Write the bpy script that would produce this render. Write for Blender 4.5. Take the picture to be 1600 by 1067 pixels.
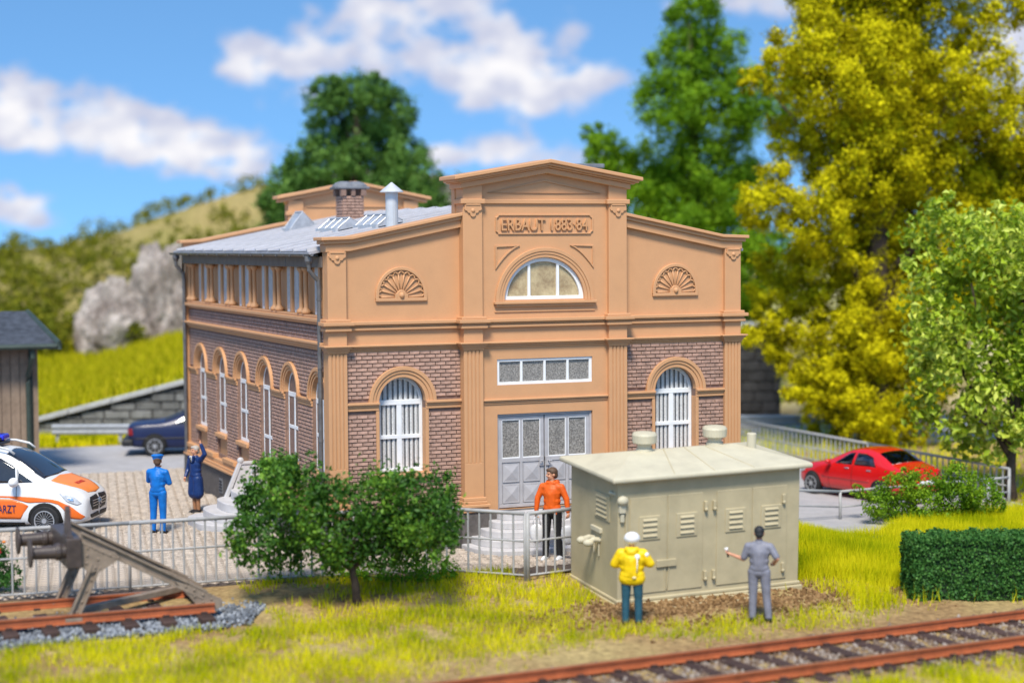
import bpy, bmesh, math, random
import numpy as np
from mathutils import Vector, Matrix, noise
from mathutils.bvhtree import BVHTree
from math import sin, cos, pi, radians, sqrt, atan2

scene = bpy.context.scene
for _o in list(bpy.data.objects):
    bpy.data.objects.remove(_o)
COL = scene.collection
random.seed(7)
RNG = np.random.default_rng(7)

# ------------------------------------------------------------------ camera
CAM_LOC = Vector((-9.9719, -32.7280, 5.9604))
FWD = Vector((0.3861408, 0.92085768, -0.05400375))
RGT = Vector((0.92203832, -0.38703791, -0.00685543))
UPV = Vector((0.02721437, 0.04714636, 0.9985172))
YAW = radians(22.75)
cam_d = bpy.data.cameras.new('camera')
cam = bpy.data.objects.new('camera', cam_d)
COL.objects.link(cam)
cam.matrix_world = Matrix(((RGT.x, UPV.x, -FWD.x, CAM_LOC.x), (RGT.y, UPV.y, -FWD.y, CAM_LOC.y),
                           (RGT.z, UPV.z, -FWD.z, CAM_LOC.z), (0, 0, 0, 1)))
cam_d.lens = 63.602
cam_d.sensor_width = 36
cam_d.sensor_fit = 'HORIZONTAL'
cam_d.clip_start = 0.5
cam_d.clip_end = 3000
cam_d.dof.use_dof = True
cam_d.dof.focus_distance = 36.2
cam_d.dof.aperture_fstop = 0.29
scene.camera = cam

# ------------------------------------------------------------------ sun + sky
SUN_DIR = Vector((-0.29, -0.53, 0.84)).normalized()      # towards the sun
sun_d = bpy.data.lights.new('sun', 'SUN')
sun_d.energy = 4.4
sun_d.angle = radians(15)
sun_d.color = (1.0, 0.925, 0.80)
sun = bpy.data.objects.new('sun', sun_d)
COL.objects.link(sun)
sun.rotation_euler = SUN_DIR.to_track_quat('Z', 'Y').to_euler()
sun.location = (20, -30, 40)

world = bpy.data.worlds.new('World')
scene.world = world
world.use_nodes = True
WN = world.node_tree.nodes
WL = world.node_tree.links
WN.clear()

def wmath(op, a, b=None, c=None):
    n = WN.new('ShaderNodeMath'); n.operation = op
    for i, v in enumerate((a, b, c)):
        if v is None: continue
        if isinstance(v, (int, float)): n.inputs[i].default_value = v
        else: WL.new(v, n.inputs[i])
    return n.outputs[0]

w_tc = WN.new('ShaderNodeTexCoord')
w_sep = WN.new('ShaderNodeSeparateXYZ'); WL.new(w_tc.outputs['Generated'], w_sep.inputs[0])
w_x, w_y, w_z = w_sep.outputs
# deep blue summer sky: the Nishita dome looked up a little higher than the horizon haze
w_cmb = WN.new('ShaderNodeCombineXYZ')
WL.new(w_x, w_cmb.inputs[0]); WL.new(w_y, w_cmb.inputs[1])
WL.new(wmath('ADD', wmath('MULTIPLY', wmath('MAXIMUM', w_z, 0.0), 1.6), 0.26), w_cmb.inputs[2])
w_nrm = WN.new('ShaderNodeVectorMath'); w_nrm.operation = 'NORMALIZE'; WL.new(w_cmb.outputs[0], w_nrm.inputs[0])
w_sky = WN.new('ShaderNodeTexSky'); w_sky.sky_type = 'NISHITA'; w_sky.sun_disc = False
w_sky.sun_elevation = math.asin(SUN_DIR.z)
w_sky.sun_rotation = atan2(SUN_DIR.x, SUN_DIR.y)
w_sky.air_density = 1.0; w_sky.dust_density = 0.3; w_sky.ozone_density = 2.5
WL.new(w_nrm.outputs[0], w_sky.inputs['Vector'])
# cumulus clouds, placed by compass direction (azimuth, elevation in degrees)
w_az = wmath('MULTIPLY', wmath('ARCTAN2', w_x, w_y), 57.29578)
w_el = wmath('MULTIPLY', wmath('ARCSINE', w_z), 57.29578)
CLOUDS = [  # azimuth, elevation, width, height, weight
    (19.6, 7.3, 3.0, .9, 1.0), (15.8, 5.9, 2.2, 0.8, .95), (14.6, 5.5, 1.2, .5, .7), (23.3, 6.2, 1.8, 0.8, .85), (20.6, 5.6, 2.6, .65, .85), (24.6, 5.2, 1.7, .6, .85),
    (22.3, 4.6, 2.4, .65, .8), (16.2, 4.5, .8, .8, .65), (24.2, 4.2, 1.6, .5, .55),
    (7.2, 4.5, 1.9, 1.0, 1.0), (9.5, 4.0, 2.2, .9, 1.0), (12.6, 3.2, 2.4, .8, 1.0), (7.5, 3.3, 2.4, .45, .75), (14.0, 2.3, 1.6, .4, .5), (13.0, 2.9, 2.0, .35, .5),
    (7.0, 1.2, 1.8, .7, .9), (22.8, 2.9, 2.0, .55, .9), (20.6, 2.8, 1.0, .4, .6), (25.0, 2.4, 1.4, .4, .5),
    (38.3, 5.6, 1.6, 1.9, 1.0), (37.5, 3.0, 1.6, 1.0, .8), (30.5, 7.4, 3.0, .6, .75), (26.5, 2.0, 1.6, .6, .5), (31.0, 1.2, 2.0, .5, .5),
    (2.0, 6.5, 3.0, .9, .9), (-6.0, 4.0, 4.0, 1.0, .9), (46.0, 4.5, 4.0, 1.1, .9), (14.0, 11.0, 4.0, 1.1, .9), (31.0, 13.0, 5.0, 1.3, .9)]
w_sum = None
for az, el, sw, sh, amp in CLOUDS:
    a = wmath('DIVIDE', wmath('SUBTRACT', w_az, az), sw)
    b = wmath('DIVIDE', wmath('SUBTRACT', w_el, el), sh)
    r2 = wmath('ADD', wmath('MULTIPLY', a, a), wmath('MULTIPLY', b, b))
    g = wmath('MULTIPLY', wmath('EXPONENT', wmath('MULTIPLY', r2, -1.0)), amp)
    w_sum = g if w_sum is None else wmath('ADD', w_sum, g)
w_sum = wmath('MULTIPLY', wmath('SUBTRACT', 1.0, wmath('EXPONENT', wmath('MULTIPLY', w_sum, -1.3))), 1.15)
def wnoise(scale, detail, rough, dz=0.0, squash=1.6):
    m = WN.new('ShaderNodeMapping'); m.inputs['Scale'].default_value = (1, 1, squash); m.inputs['Location'].default_value = (0, 0, dz)
    WL.new(w_tc.outputs['Generated'], m.inputs['Vector'])
    n = WN.new('ShaderNodeTexNoise'); n.inputs['Scale'].default_value = scale
    n.inputs['Detail'].default_value = detail; n.inputs['Roughness'].default_value = rough
    WL.new(m.outputs[0], n.inputs['Vector'])
    return n.outputs['Fac']
w_n1 = wnoise(40, 7, .60)
w_n2 = wnoise(4.0, 4, .5)
w_n3 = wnoise(40, 5, .60, dz=-0.016)
w_general = wmath('MULTIPLY', wmath('MAXIMUM', wmath('SUBTRACT', w_n2, .56), 0.0), 5.0)
w_high = wmath('MINIMUM', wmath('MAXIMUM', wmath('MULTIPLY', wmath('SUBTRACT', w_el, 9.0), .12), 0.0), 1.0)
w_base = wmath('MAXIMUM', w_sum, wmath('MULTIPLY', w_general, w_high))
w_den = wmath('ADD', w_base, wmath('MULTIPLY', wmath('SUBTRACT', w_n1, .5), 1.85))
w_mr = WN.new('ShaderNodeMapRange'); w_mr.interpolation_type = 'SMOOTHSTEP'
w_mr.inputs['From Min'].default_value = .40; w_mr.inputs['From Max'].default_value = .80
WL.new(w_den, w_mr.inputs['Value'])
w_fac = wmath('MULTIPLY', w_mr.outputs[0], wmath('MINIMUM', wmath('MULTIPLY', w_base, 6.0), 1.0))
# cloud body: white tops, lavender-grey undersides
w_thick = wmath('SUBTRACT', wmath('ADD', w_base, wmath('MULTIPLY', wmath('SUBTRACT', w_n3, .5), 2.2)), .55)
w_sh = WN.new('ShaderNodeMapRange'); w_sh.interpolation_type = 'SMOOTHSTEP'
w_sh.inputs['From Min'].default_value = -.15; w_sh.inputs['From Max'].default_value = .75
WL.new(w_thick, w_sh.inputs['Value'])
w_ccol = WN.new('ShaderNodeMixRGB')
w_ccol.inputs[1].default_value = (3.6, 3.85, 4.9, 1); w_ccol.inputs[2].default_value = (6.2, 6.1, 6.2, 1)
WL.new(w_sh.outputs[0], w_ccol.inputs[0])
w_tint = WN.new('ShaderNodeMixRGB'); w_tint.blend_type = 'MULTIPLY'; w_tint.inputs[0].default_value = 1
w_tint.inputs[2].default_value = (.90, 1.28, 1.42, 1)
WL.new(w_sky.outputs[0], w_tint.inputs[1])
w_mix = WN.new('ShaderNodeMixRGB')
WL.new(w_fac, w_mix.inputs[0]); WL.new(w_tint.outputs[0], w_mix.inputs[1]); WL.new(w_ccol.outputs[0], w_mix.inputs[2])
w_bg = WN.new('ShaderNodeBackground'); w_bg.inputs['Strength'].default_value = 0.138
WL.new(w_mix.outputs[0], w_bg.inputs['Color'])
w_out = WN.new('ShaderNodeOutputWorld'); WL.new(w_bg.outputs[0], w_out.inputs['Surface'])

scene.view_settings.view_transform = 'Standard'
scene.view_settings.look = 'None'
scene.view_settings.exposure = 0.24
scene.view_settings.gamma = 1.0
scene.view_settings.use_curve_mapping = False
scene.render.engine = 'CYCLES'
scene.cycles.max_bounces = 4
scene.cycles.diffuse_bounces = 2
scene.cycles.glossy_bounces = 2
scene.cycles.transmission_bounces = 3
scene.cycles.transparent_max_bounces = 6

# ------------------------------------------------------------------ helpers
def sstep(a, b, x):
    t = min(1.0, max(0.0, (x - a) / (b - a)))
    return t * t * (3 - 2 * t)

def tag(o, label=None, category=None, group=None, kind=None):
    if label: o['label'] = label
    if category: o['category'] = category
    if group: o['group'] = group
    if kind: o['kind'] = kind
    return o

def empty(name, loc=(0, 0, 0), rot=(0, 0, 0), label=None, category=None, group=None):
    o = bpy.data.objects.new(name, None)
    o.empty_display_size = .3
    o.location = loc; o.rotation_euler = rot
    COL.objects.link(o)
    return tag(o, label, category, group)

def link(name, mesh, mat=None, parent=None, loc=None, rot=None, scale=None):
    if mat is not None and not mesh.materials: mesh.materials.append(mat)
    o = bpy.data.objects.new(name, mesh)
    if parent is not None: o.parent = parent
    if loc is not None: o.location = loc
    if rot is not None: o.rotation_euler = rot
    if scale is not None: o.scale = scale
    COL.objects.link(o)
    return o

class MB:
    """collects shapes for one mesh object"""
    def __init__(self, M=None):
        self.v = []; self.f = []; self.M = M
    def add(self, vs, fs):
        b = len(self.v)
        if self.M is not None: vs = [self.M @ Vector(p) for p in vs]
        self.v.extend(tuple(p) for p in vs)
        self.f.extend(tuple(i + b for i in q) for q in fs)
        return self
    def box(self, x0, x1, y0, y1, z0, z1):
        return self.add([(x0, y0, z0), (x1, y0, z0), (x1, y1, z0), (x0, y1, z0), (x0, y0, z1), (x1, y0, z1), (x1, y1, z1), (x0, y1, z1)],
                        [(0, 3, 2, 1), (4, 5, 6, 7), (0, 1, 5, 4), (1, 2, 6, 5), (2, 3, 7, 6), (3, 0, 4, 7)])
    def prism_y(self, poly, y0, y1):
        n = len(poly)
        return self.add([(p[0], y0, p[1]) for p in poly] + [(p[0], y1, p[1]) for p in poly],
                        [tuple(range(n)), tuple(range(2 * n - 1, n - 1, -1))] + [(i, i + n, (i + 1) % n + n, (i + 1) % n) for i in range(n)])
    def prism_x(self, poly, x0, x1):
        n = len(poly)
        return self.add([(x0, p[0], p[1]) for p in poly] + [(x1, p[0], p[1]) for p in poly],
                        [tuple(range(n)), tuple(range(2 * n - 1, n - 1, -1))] + [(i, i + n, (i + 1) % n + n, (i + 1) % n) for i in range(n)])
    def prism_z(self, poly, z0, z1):
        n = len(poly)
        return self.add([(p[0], p[1], z0) for p in poly] + [(p[0], p[1], z1) for p in poly],
                        [tuple(range(n - 1, -1, -1)), tuple(range(n, 2 * n))] + [(i, (i + 1) % n, (i + 1) % n + n, i + n) for i in range(n)])
    def strip(self, a, b, close=False):
        """quads between two equally long point rows"""
        n = len(a)
        m = n if close else n - 1
        return self.add(list(a) + list(b), [(i, (i + 1) % n, n + (i + 1) % n, n + i) for i in range(m)])
    def ring_y(self, outer, inner, y0, y1):
        """flat ring (open arch) between two polylines in xz, extruded along y"""
        n = len(outer)
        vs = [(p[0], y0, p[1]) for p in outer] + [(p[0], y0, p[1]) for p in inner] + [(p[0], y1, p[1]) for p in outer] + [(p[0], y1, p[1]) for p in inner]
        fs = []
        for i in range(n - 1):
            fs += [(i, i + 1, n + i + 1, n + i), (2 * n + i, 3 * n + i, 3 * n + i + 1, 2 * n + i + 1),
                   (i, 2 * n + i, 2 * n + i + 1, i + 1), (n + i, n + i + 1, 3 * n + i + 1, 3 * n + i)]
        fs += [(0, n, 3 * n, 2 * n), (n - 1, 3 * n - 1, 4 * n - 1, 2 * n - 1)]
        return self.add(vs, fs)
    def tube(self, pts, r, n=8, r1=None):
        pts = [Vector(p) for p in pts]
        rows = []
        for i, p in enumerate(pts):
            d = (pts[min(i + 1, len(pts) - 1)] - pts[max(i - 1, 0)]).normalized()
            up = Vector((0, 0, 1)) if abs(d.z) < .9 else Vector((1, 0, 0))
            a = d.cross(up).normalized(); b = a.cross(d)
            rr = r if r1 is None else r + (r1 - r) * i / (len(pts) - 1)
            if isinstance(r, (list, tuple)): rr = r[i]
            rows.append([p + (a * cos(2 * pi * k / n) + b * sin(2 * pi * k / n)) * rr for k in range(n)])
        vs = [q for row in rows for q in row]
        fs = []
        for i in range(len(rows) - 1):
            for k in range(n):
                fs.append((i * n + k, i * n + (k + 1) % n, (i + 1) * n + (k + 1) % n, (i + 1) * n + k))
        fs += [tuple(range(n - 1, -1, -1)), tuple(range((len(rows) - 1) * n, len(rows) * n))]
        return self.add(vs, fs)
    def lathe(self, prof, n=16, c=(0, 0, 0), axis='z'):
        """prof: (radius, height) from bottom to top"""
        vs = []; fs = []
        for r, h in prof:
            for k in range(n):
                a = 2 * pi * k / n
                u, w = r * cos(a), r * sin(a)
                p = (u, w, h) if axis == 'z' else ((h, u, w) if axis == 'x' else (w, h, u))
                vs.append((p[0] + c[0], p[1] + c[1], p[2] + c[2]))
        for i in range(len(prof) - 1):
            for k in range(n):
                fs.append((i * n + k, i * n + (k + 1) % n, (i + 1) * n + (k + 1) % n, (i + 1) * n + k))
        fs += [tuple(range(n - 1, -1, -1)), tuple(range((len(prof) - 1) * n, len(prof) * n))]
        return self.add(vs, fs)
    def ball(self, c, r, nu=12, nv=8):
        if isinstance(r, (int, float)): r = (r, r, r)
        vs = [(c[0], c[1], c[2] - r[2])]
        for i in range(1, nv):
            t = -pi / 2 + pi * i / nv
            for k in range(nu):
                a = 2 * pi * k / nu
                vs.append((c[0] + r[0] * cos(t) * cos(a), c[1] + r[1] * cos(t) * sin(a), c[2] + r[2] * sin(t)))
        vs.append((c[0], c[1], c[2] + r[2]))
        fs = [(0, 1 + (k + 1) % nu, 1 + k) for k in range(nu)]
        for i in range(nv - 2):
            for k in range(nu):
                fs.append((1 + i * nu + k, 1 + i * nu + (k + 1) % nu, 1 + (i + 1) * nu + (k + 1) % nu, 1 + (i + 1) * nu + k))
        t = len(vs) - 1
        fs += [(t, 1 + (nv - 2) * nu + k, 1 + (nv - 2) * nu + (k + 1) % nu) for k in range(nu)]
        return self.add(vs, fs)
    def capsule(self, p0, r0, p1, r1, n=10):
        p0 = Vector(p0); p1 = Vector(p1)
        self.ball(p0, r0, n, 7); self.ball(p1, r1, n, 7)
        d = p1 - p0
        if d.length > 1e-4:
            # tangent frustum of the two balls
            self.tube([p0, p1], r0, n, r1)
        return self
    def mesh(self, name, recalc=True, smooth=False):
        me = bpy.data.meshes.new(name)
        me.from_pydata(self.v, [], self.f)
        if recalc:
            bm = bmesh.new(); bm.from_mesh(me)
            bmesh.ops.recalc_face_normals(bm, faces=bm.faces)
            bm.to_mesh(me); bm.free()
        if smooth:
            me.polygons.foreach_set('use_smooth', [True] * len(me.polygons))
        return me
    def build(self, name, mat, parent=None, smooth=False, bevel=0, loc=None, rot=None, recalc=True, kind=None):
        me = self.mesh(name, recalc, smooth)
        o = link(name, me, mat, parent, loc, rot)
        if bevel:
            m = o.modifiers.new('bevel', 'BEVEL'); m.width = bevel; m.segments = 2; m.limit_method = 'ANGLE'; m.angle_limit = radians(40)
        if kind: o['kind'] = kind
        return o

def bake(o):
    """apply the modifiers of an object into its mesh"""
    dg = bpy.context.evaluated_depsgraph_get()
    me = bpy.data.meshes.new_from_object(o.evaluated_get(dg))
    o.modifiers.clear()
    old = o.data
    o.data = me
    bpy.data.meshes.remove(old)
    return o

def arc(cx, cz, r, a0=0.0, a1=180.0, n=20, rz=None):
    rz = r if rz is None else rz
    return [(cx + r * cos(radians(a0 + (a1 - a0) * i / n)), cz + rz * sin(radians(a0 + (a1 - a0) * i / n))) for i in range(n + 1)]

# ------------------------------------------------------------------ materials
def nmat(name):
    m = bpy.data.materials.new(name); m.use_nodes = True
    N = m.node_tree.nodes; L = m.node_tree.links
    return m, N, L, N['Principled BSDF']

def mk(name, col, rough=.6, var=.12, scale=6.0, bump=.0, bscale=60.0, metal=0.0, spec=.4, col2=None, fleck=0.0, rnd=0.0, coat=0.0, trans=0.0, sss=0.0):
    """procedural paint/plastic/stone: two noise scales of colour, optional relief, per-object tint"""
    m, N, L, B = nmat(name)
    tc = N.new('ShaderNodeTexCoord')
    n1 = N.new('ShaderNodeTexNoise'); n1.inputs['Scale'].default_value = scale; n1.inputs['Detail'].default_value = 5; n1.inputs['Roughness'].default_value = .6
    L.new(tc.outputs['Object'], n1.inputs['Vector'])
    rmp = N.new('ShaderNodeValToRGB')
    c2 = col2 if col2 else tuple(c * (1 - 2 * var) for c in col)
    c1 = col if col2 else tuple(min(1, c * (1 + var)) for c in col)
    rmp.color_ramp.elements[0].position = .3; rmp.color_ramp.elements[0].color = (*c2, 1)
    rmp.color_ramp.elements[1].position = .62; rmp.color_ramp.elements[1].color = (*c1, 1)
    L.new(n1.outputs['Fac'], rmp.inputs['Fac'])
    out = rmp.outputs['Color']
    if fleck:
        n2 = N.new('ShaderNodeTexNoise'); n2.inputs['Scale'].default_value = bscale * 1.7; n2.inputs['Detail'].default_value = 3
        L.new(tc.outputs['Object'], n2.inputs['Vector'])
        mr = N.new('ShaderNodeMapRange'); mr.inputs['From Min'].default_value = .35; mr.inputs['From Max'].default_value = .7
        mr.inputs['To Min'].default_value = 1 - fleck; mr.inputs['To Max'].default_value = 1 + fleck * .6
        L.new(n2.outputs['Fac'], mr.inputs['Value'])
        mx = N.new('ShaderNodeVectorMath'); mx.operation = 'SCALE'
        L.new(out, mx.inputs[0]); L.new(mr.outputs[0], mx.inputs['Scale'])
        out = mx.outputs[0]
    if rnd:
        oi = N.new('ShaderNodeObjectInfo')
        mr = N.new('ShaderNodeMapRange'); mr.inputs['To Min'].default_value = 1 - rnd; mr.inputs['To Max'].default_value = 1 + rnd
        L.new(oi.outputs['Random'], mr.inputs['Value'])
        mx = N.new('ShaderNodeVectorMath'); mx.operation = 'SCALE'
        L.new(out, mx.inputs[0]); L.new(mr.outputs[0], mx.inputs['Scale'])
        out = mx.outputs[0]
    L.new(out, B.inputs['Base Color'])
    B.inputs['Roughness'].default_value = rough
    B.inputs['Metallic'].default_value = metal
    B.inputs['Specular IOR Level'].default_value = spec
    if coat: B.inputs['Coat Weight'].default_value = coat; B.inputs['Coat Roughness'].default_value = .05
    if trans: B.inputs['Transmission Weight'].default_value = trans
    if sss: B.inputs['Subsurface Weight'].default_value = sss; B.inputs['Subsurface Radius'].default_value = (.03, .02, .01)
    if bump:
        n3 = N.new('ShaderNodeTexNoise'); n3.inputs['Scale'].default_value = bscale; n3.inputs['Detail'].default_value = 4
        L.new(tc.outputs['Object'], n3.inputs['Vector'])
        bp = N.new('ShaderNodeBump'); bp.inputs['Strength'].default_value = bump; bp.inputs['Distance'].default_value = .02
        L.new(n3.outputs['Fac'], bp.inputs['Height']); L.new(bp.outputs[0], B.inputs['Normal'])
    return m

def leafmat(name, c0, c1, c2, rough=.55, transl=.3, spec=.25):
    """foliage: each leaf its own tint from the face attribute rnd"""
    m, N, L, B = nmat(name)
    at = N.new('ShaderNodeAttribute'); at.attribute_name = 'rnd'
    rp = N.new('ShaderNodeValToRGB')
    rp.color_ramp.elements[0].color = (*c0, 1); rp.color_ramp.elements[1].color = (*c2, 1)
    e = rp.color_ramp.elements.new(.5); e.color = (*c1, 1)
    L.new(at.outputs['Fac'], rp.inputs['Fac'])
    L.new(rp.outputs[0], B.inputs['Base Color'])
    B.inputs['Roughness'].default_value = rough; B.inputs['Specular IOR Level'].default_value = spec
    tr = N.new('ShaderNodeBsdfTranslucent'); L.new(rp.outputs[0], tr.inputs['Color'])
    mx = N.new('ShaderNodeMixShader'); mx.inputs[0].default_value = transl
    L.new(B.outputs[0], mx.inputs[1]); L.new(tr.outputs[0], mx.inputs[2])
    L.new(mx.outputs[0], N['Material Output'].inputs['Surface'])
    return m

STUCCO = mk('ochre_stucco', (.600, .316, .152), .55, .02, 3.0, .12, 90, fleck=.06)
BRICK = mk('brown_brick', (.405, .245, .182), .6, .16, 9.0, .35, 70, fleck=.18, rnd=.12)
MORTAR = mk('mortar', (.235, .145, .110), .8, .12, 9, .3, 80)
PLINTH = mk('plinth_stone', (.115, .100, .092), .7, .14, 7, .3, 60, fleck=.12)
ROOFM = mk('zinc_roof', (.375, .360, .385), .45, .13, 1.6, .08, 25, spec=.5, fleck=.05)
ZINC = mk('zinc_pipe', (.150, .145, .145), .45, .15, 5, .1, 30, metal=.3)
FASCIA = mk('fascia_board', (.150, .118, .100), .6, .1, 5, .1, 40)
WHITE = mk('white_frame', (.80, .80, .80), .4, .03, 5)
STEPM = mk('step_stone', (.52, .50, .50), .55, .06, 5, .1, 60)
DOORM = mk('grey_door', (.42, .405, .415), .45, .05, 5, .04, 50)
SILVER = mk('silver_vent', (.55, .56, .57), .4, .05, 8, metal=.15)
CAPM = mk('chimney_cap', (.170, .175, .190), .6, .12, 8, .2, 40)
DARK = mk('dark_opening', (.012, .012, .013), .7, .1, 5)

def frosted(name, c0, c1, scale):
    # patterned or curtained glass
    m, N, L, B = nmat(name)
    tc = N.new('ShaderNodeTexCoord'); n = N.new('ShaderNodeTexNoise'); n.inputs['Scale'].default_value = scale; n.inputs['Detail'].default_value = 6; n.inputs['Roughness'].default_value = .75
    L.new(tc.outputs['Object'], n.inputs['Vector'])
    r = N.new('ShaderNodeValToRGB'); r.color_ramp.elements[0].position = .38; r.color_ramp.elements[1].position = .66
    r.color_ramp.elements[0].color = (*c0, 1); r.color_ramp.elements[1].color = (*c1, 1)
    L.new(n.outputs['Fac'], r.inputs[0]); L.new(r.outputs[0], B.inputs['Base Color'])
    B.inputs['Roughness'].default_value = .32; B.inputs['Specular IOR Level'].default_value = .5
    bp = N.new('ShaderNodeBump'); bp.inputs['Strength'].default_value = .25; bp.inputs['Distance'].default_value = .01
    L.new(n.outputs['Fac'], bp.inputs['Height']); L.new(bp.outputs[0], B.inputs['Normal'])
    return m
GLASS_GREY = frosted('frosted_glass', (.10, .092, .084), (.42, .39, .35), 34)
GLASS_GOLD = frosted('curtained_glass', (.30, .21, .11), (.55, .44, .25), 4)
GLASS_DARK = frosted('window_glass', (.055, .055, .06), (.19, .19, .185), 40)
CURTAIN = frosted('net_curtain', (.46, .45, .44), (.78, .77, .75), 40)
SKYGLASS = mk('skylight_glass', (.36, .38, .42), .35, .12, 6, spec=.8)
# ------------------------------------------------------------------ the brick hall
W = 8.9; XM = 4.45; LEN = 12.5
hall = empty('brick_hall', (0, 0, 0), label='ochre and brown brick hall with arched windows, zinc roof and gabled front dated 1883-84', category='building')
PX1, PX2 = .37, 2.69          # left wing between the pilasters
PILW = .40
Y_WING, Y_MID, Y_CPIL = .10, -.03, -.13

def mirx(poly):
    return [(W - x, z) for x, z in reversed(poly)]

def wall_arch(mb, x0, x1, z0, z1, cx, hw, zb, zs, y, reveal):
    """wall field x0..x1, z0..z1 in plane y with a round-headed opening, and the opening's reveal"""
    n = 20
    A = arc(cx, zs, hw, 180, 0, n)
    mb.add([(x0, y, z0), (cx - hw, y, z0), (cx - hw, y, z1), (x0, y, z1)], [(0, 1, 2, 3)])
    mb.add([(cx + hw, y, z0), (x1, y, z0), (x1, y, z1), (cx + hw, y, z1)], [(0, 1, 2, 3)])
    if zb > z0: mb.add([(cx - hw, y, z0), (cx + hw, y, z0), (cx + hw, y, zb), (cx - hw, y, zb)], [(0, 1, 2, 3)])
    mb.strip([(p[0], y, p[1]) for p in A], [(p[0], y, z1) for p in A])
    path = [(cx - hw, zb)] + A + [(cx + hw, zb)]
    mb.strip([(p[0], y, p[1]) for p in path] , [(p[0], y + reveal, p[1]) for p in path])
    mb.add([(cx - hw, y, zb), (cx + hw, y, zb), (cx + hw, y + reveal, zb), (cx - hw, y + reveal, zb)], [(0, 1, 2, 3)])

# ---- front walls
mb = MB(); wall_arch(mb, PX1 - .1, PX2 + .05, .70, 3.95, 1.49, .475, 1.50, 2.95, Y_WING, .30)
o = mb.build('front_brick_wall', MORTAR, hall, recalc=False)
mb = MB(); wall_arch(mb, W - PX2 - .05, W - PX1 + .1, .70, 3.95, W - 1.49, .475, 1.50, 2.95, Y_WING, .30)
o = mb.build('front_brick_wall', MORTAR, hall, recalc=False)
WINGTOP = [(PX1 - .2, 6.0), (.46, 6.0), (PX2 + .05, 6.45)]
def upper_wing(mir):
    poly = [(PX1 - .2, 3.90), (PX2 + .05, 3.90), (PX2 + .05, 6.45), (.46, 6.0), (PX1 - .2, 6.0)]
    if mir: poly = mirx(poly)
    MB().prism_y(poly, Y_WING - .004, Y_WING + .34).build('upper_wall', STUCCO, hall)
upper_wing(False); upper_wing(True)
# central bay wall with door, transom-window and fanlight openings
mb = MB()
def sheet(x0, x1, z0, z1, y=Y_MID):
    mb.add([(x0, y, z0), (x1, y, z0), (x1, y, z1), (x0, y, z1)], [(0, 1, 2, 3)])
def reveal_rect(x0, x1, z0, z1, y, d, bottom=True):
    mb.add([(x0, y, z0), (x0, y, z1), (x1, y, z1), (x1, y, z0), (x0, y + d, z0), (x0, y + d, z1), (x1, y + d, z1), (x1, y + d, z0)],
           [(0, 1, 5, 4), (1, 2, 6, 5), (2, 3, 7, 6)] + ([(3, 0, 4, 7)] if bottom else []))
DX0, DX1, DZ0, DZ1 = 3.42, 5.48, .74, 2.62
TX0, TX1, TZ0, TZ1 = 3.42, 5.48, 3.19, 3.70
cx0, cx1 = PX2 + .1, W - PX2 - .1
sheet(cx0, DX0, .70, 4.70); sheet(DX1, cx1, .70, 4.70)
sheet(DX0, DX1, DZ1, TZ0); sheet(DX0, DX1, TZ1, 4.70)
reveal_rect(DX0, DX1, DZ0, DZ1, Y_MID, .16); reveal_rect(TX0, TX1, TZ0, TZ1, Y_MID, .10)
FR = .86
A = arc(XM, 4.86, FR, 180, 0, 26, .82)
mb.strip([(p[0], Y_MID, p[1]) for p in A], [(p[0], Y_MID, 6.80) for p in A])
sheet(cx0, XM - FR, 4.70, 6.80); sheet(XM + FR, cx1, 4.70, 6.80); sheet(XM - FR, XM + FR, 4.70, 4.86)
mb.strip([(p[0], Y_MID, p[1]) for p in A], [(p[0], Y_MID + .14, p[1]) for p in A])
mb.add([(XM - FR, Y_MID, 4.86), (XM + FR, Y_MID, 4.86), (XM + FR, Y_MID + .14, 4.86), (XM - FR, Y_MID + .14, 4.86)], [(0, 1, 2, 3)])
mb.build('centre_wall', STUCCO, hall, recalc=False)
# core that closes the building (parapet backs, side and rear walls)
MB().prism_y([(PX2 - .02, .7), (W - PX2 + .02, .7), (W - PX2 + .02, 7.2), (XM, 7.5), (PX2 - .02, 7.2)], .26, .44).build('parapet_back', STUCCO, hall)
MB().box(.16, 8.7, .42, 12.3, .05, 4.6).build('inner_core', MORTAR, hall)
rear = [(0, 0), (W, 0), (W, 6.10), (8.44, 6.12), (W - PX2, 6.56), (W - PX2, 7.0), (XM + 1.95, 7.24), (XM, 7.56), (XM - 1.95, 7.24), (PX2, 7.0), (PX2, 6.56), (.46, 6.12), (0, 6.10)]
MB().prism_y(rear, 12.25, 12.5).build('rear_wall', STUCCO, hall, bevel=.01)
for t0, t1, pr in ((0, .08, .22), (.08, .16, .13)):
    top = [(PX2 - pr - .1, 7.20), (XM, 7.60), (W - PX2 + pr + .1, 7.20)]
    MB().prism_y([(x, z - t1) for x, z in top] + [(x, z - t0) for x, z in reversed(top)], 12.24 - pr, 12.52).build('rear_coping', STUCCO, hall, bevel=.012)
for x0 in (PX2, W - PX2 - PILW): MB().box(x0, x0 + PILW, 12.17, 12.3, 6.3, 7.10).build('rear_pier', STUCCO, hall, bevel=.01)
for x0, x1 in ((PX2 - .06, PX2 + PILW + .06), (W - PX2 - PILW - .06, W - PX2 + .06)): MB().box(x0, x1, 12.13, 12.3, 6.72, 6.82).build('rear_pier_cap', STUCCO, hall, bevel=.01)
MB().box(PX2 + .5, W - PX2 - .5, 12.22, 12.3, 6.93, 6.96).build('rear_string', STUCCO, hall)
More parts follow.
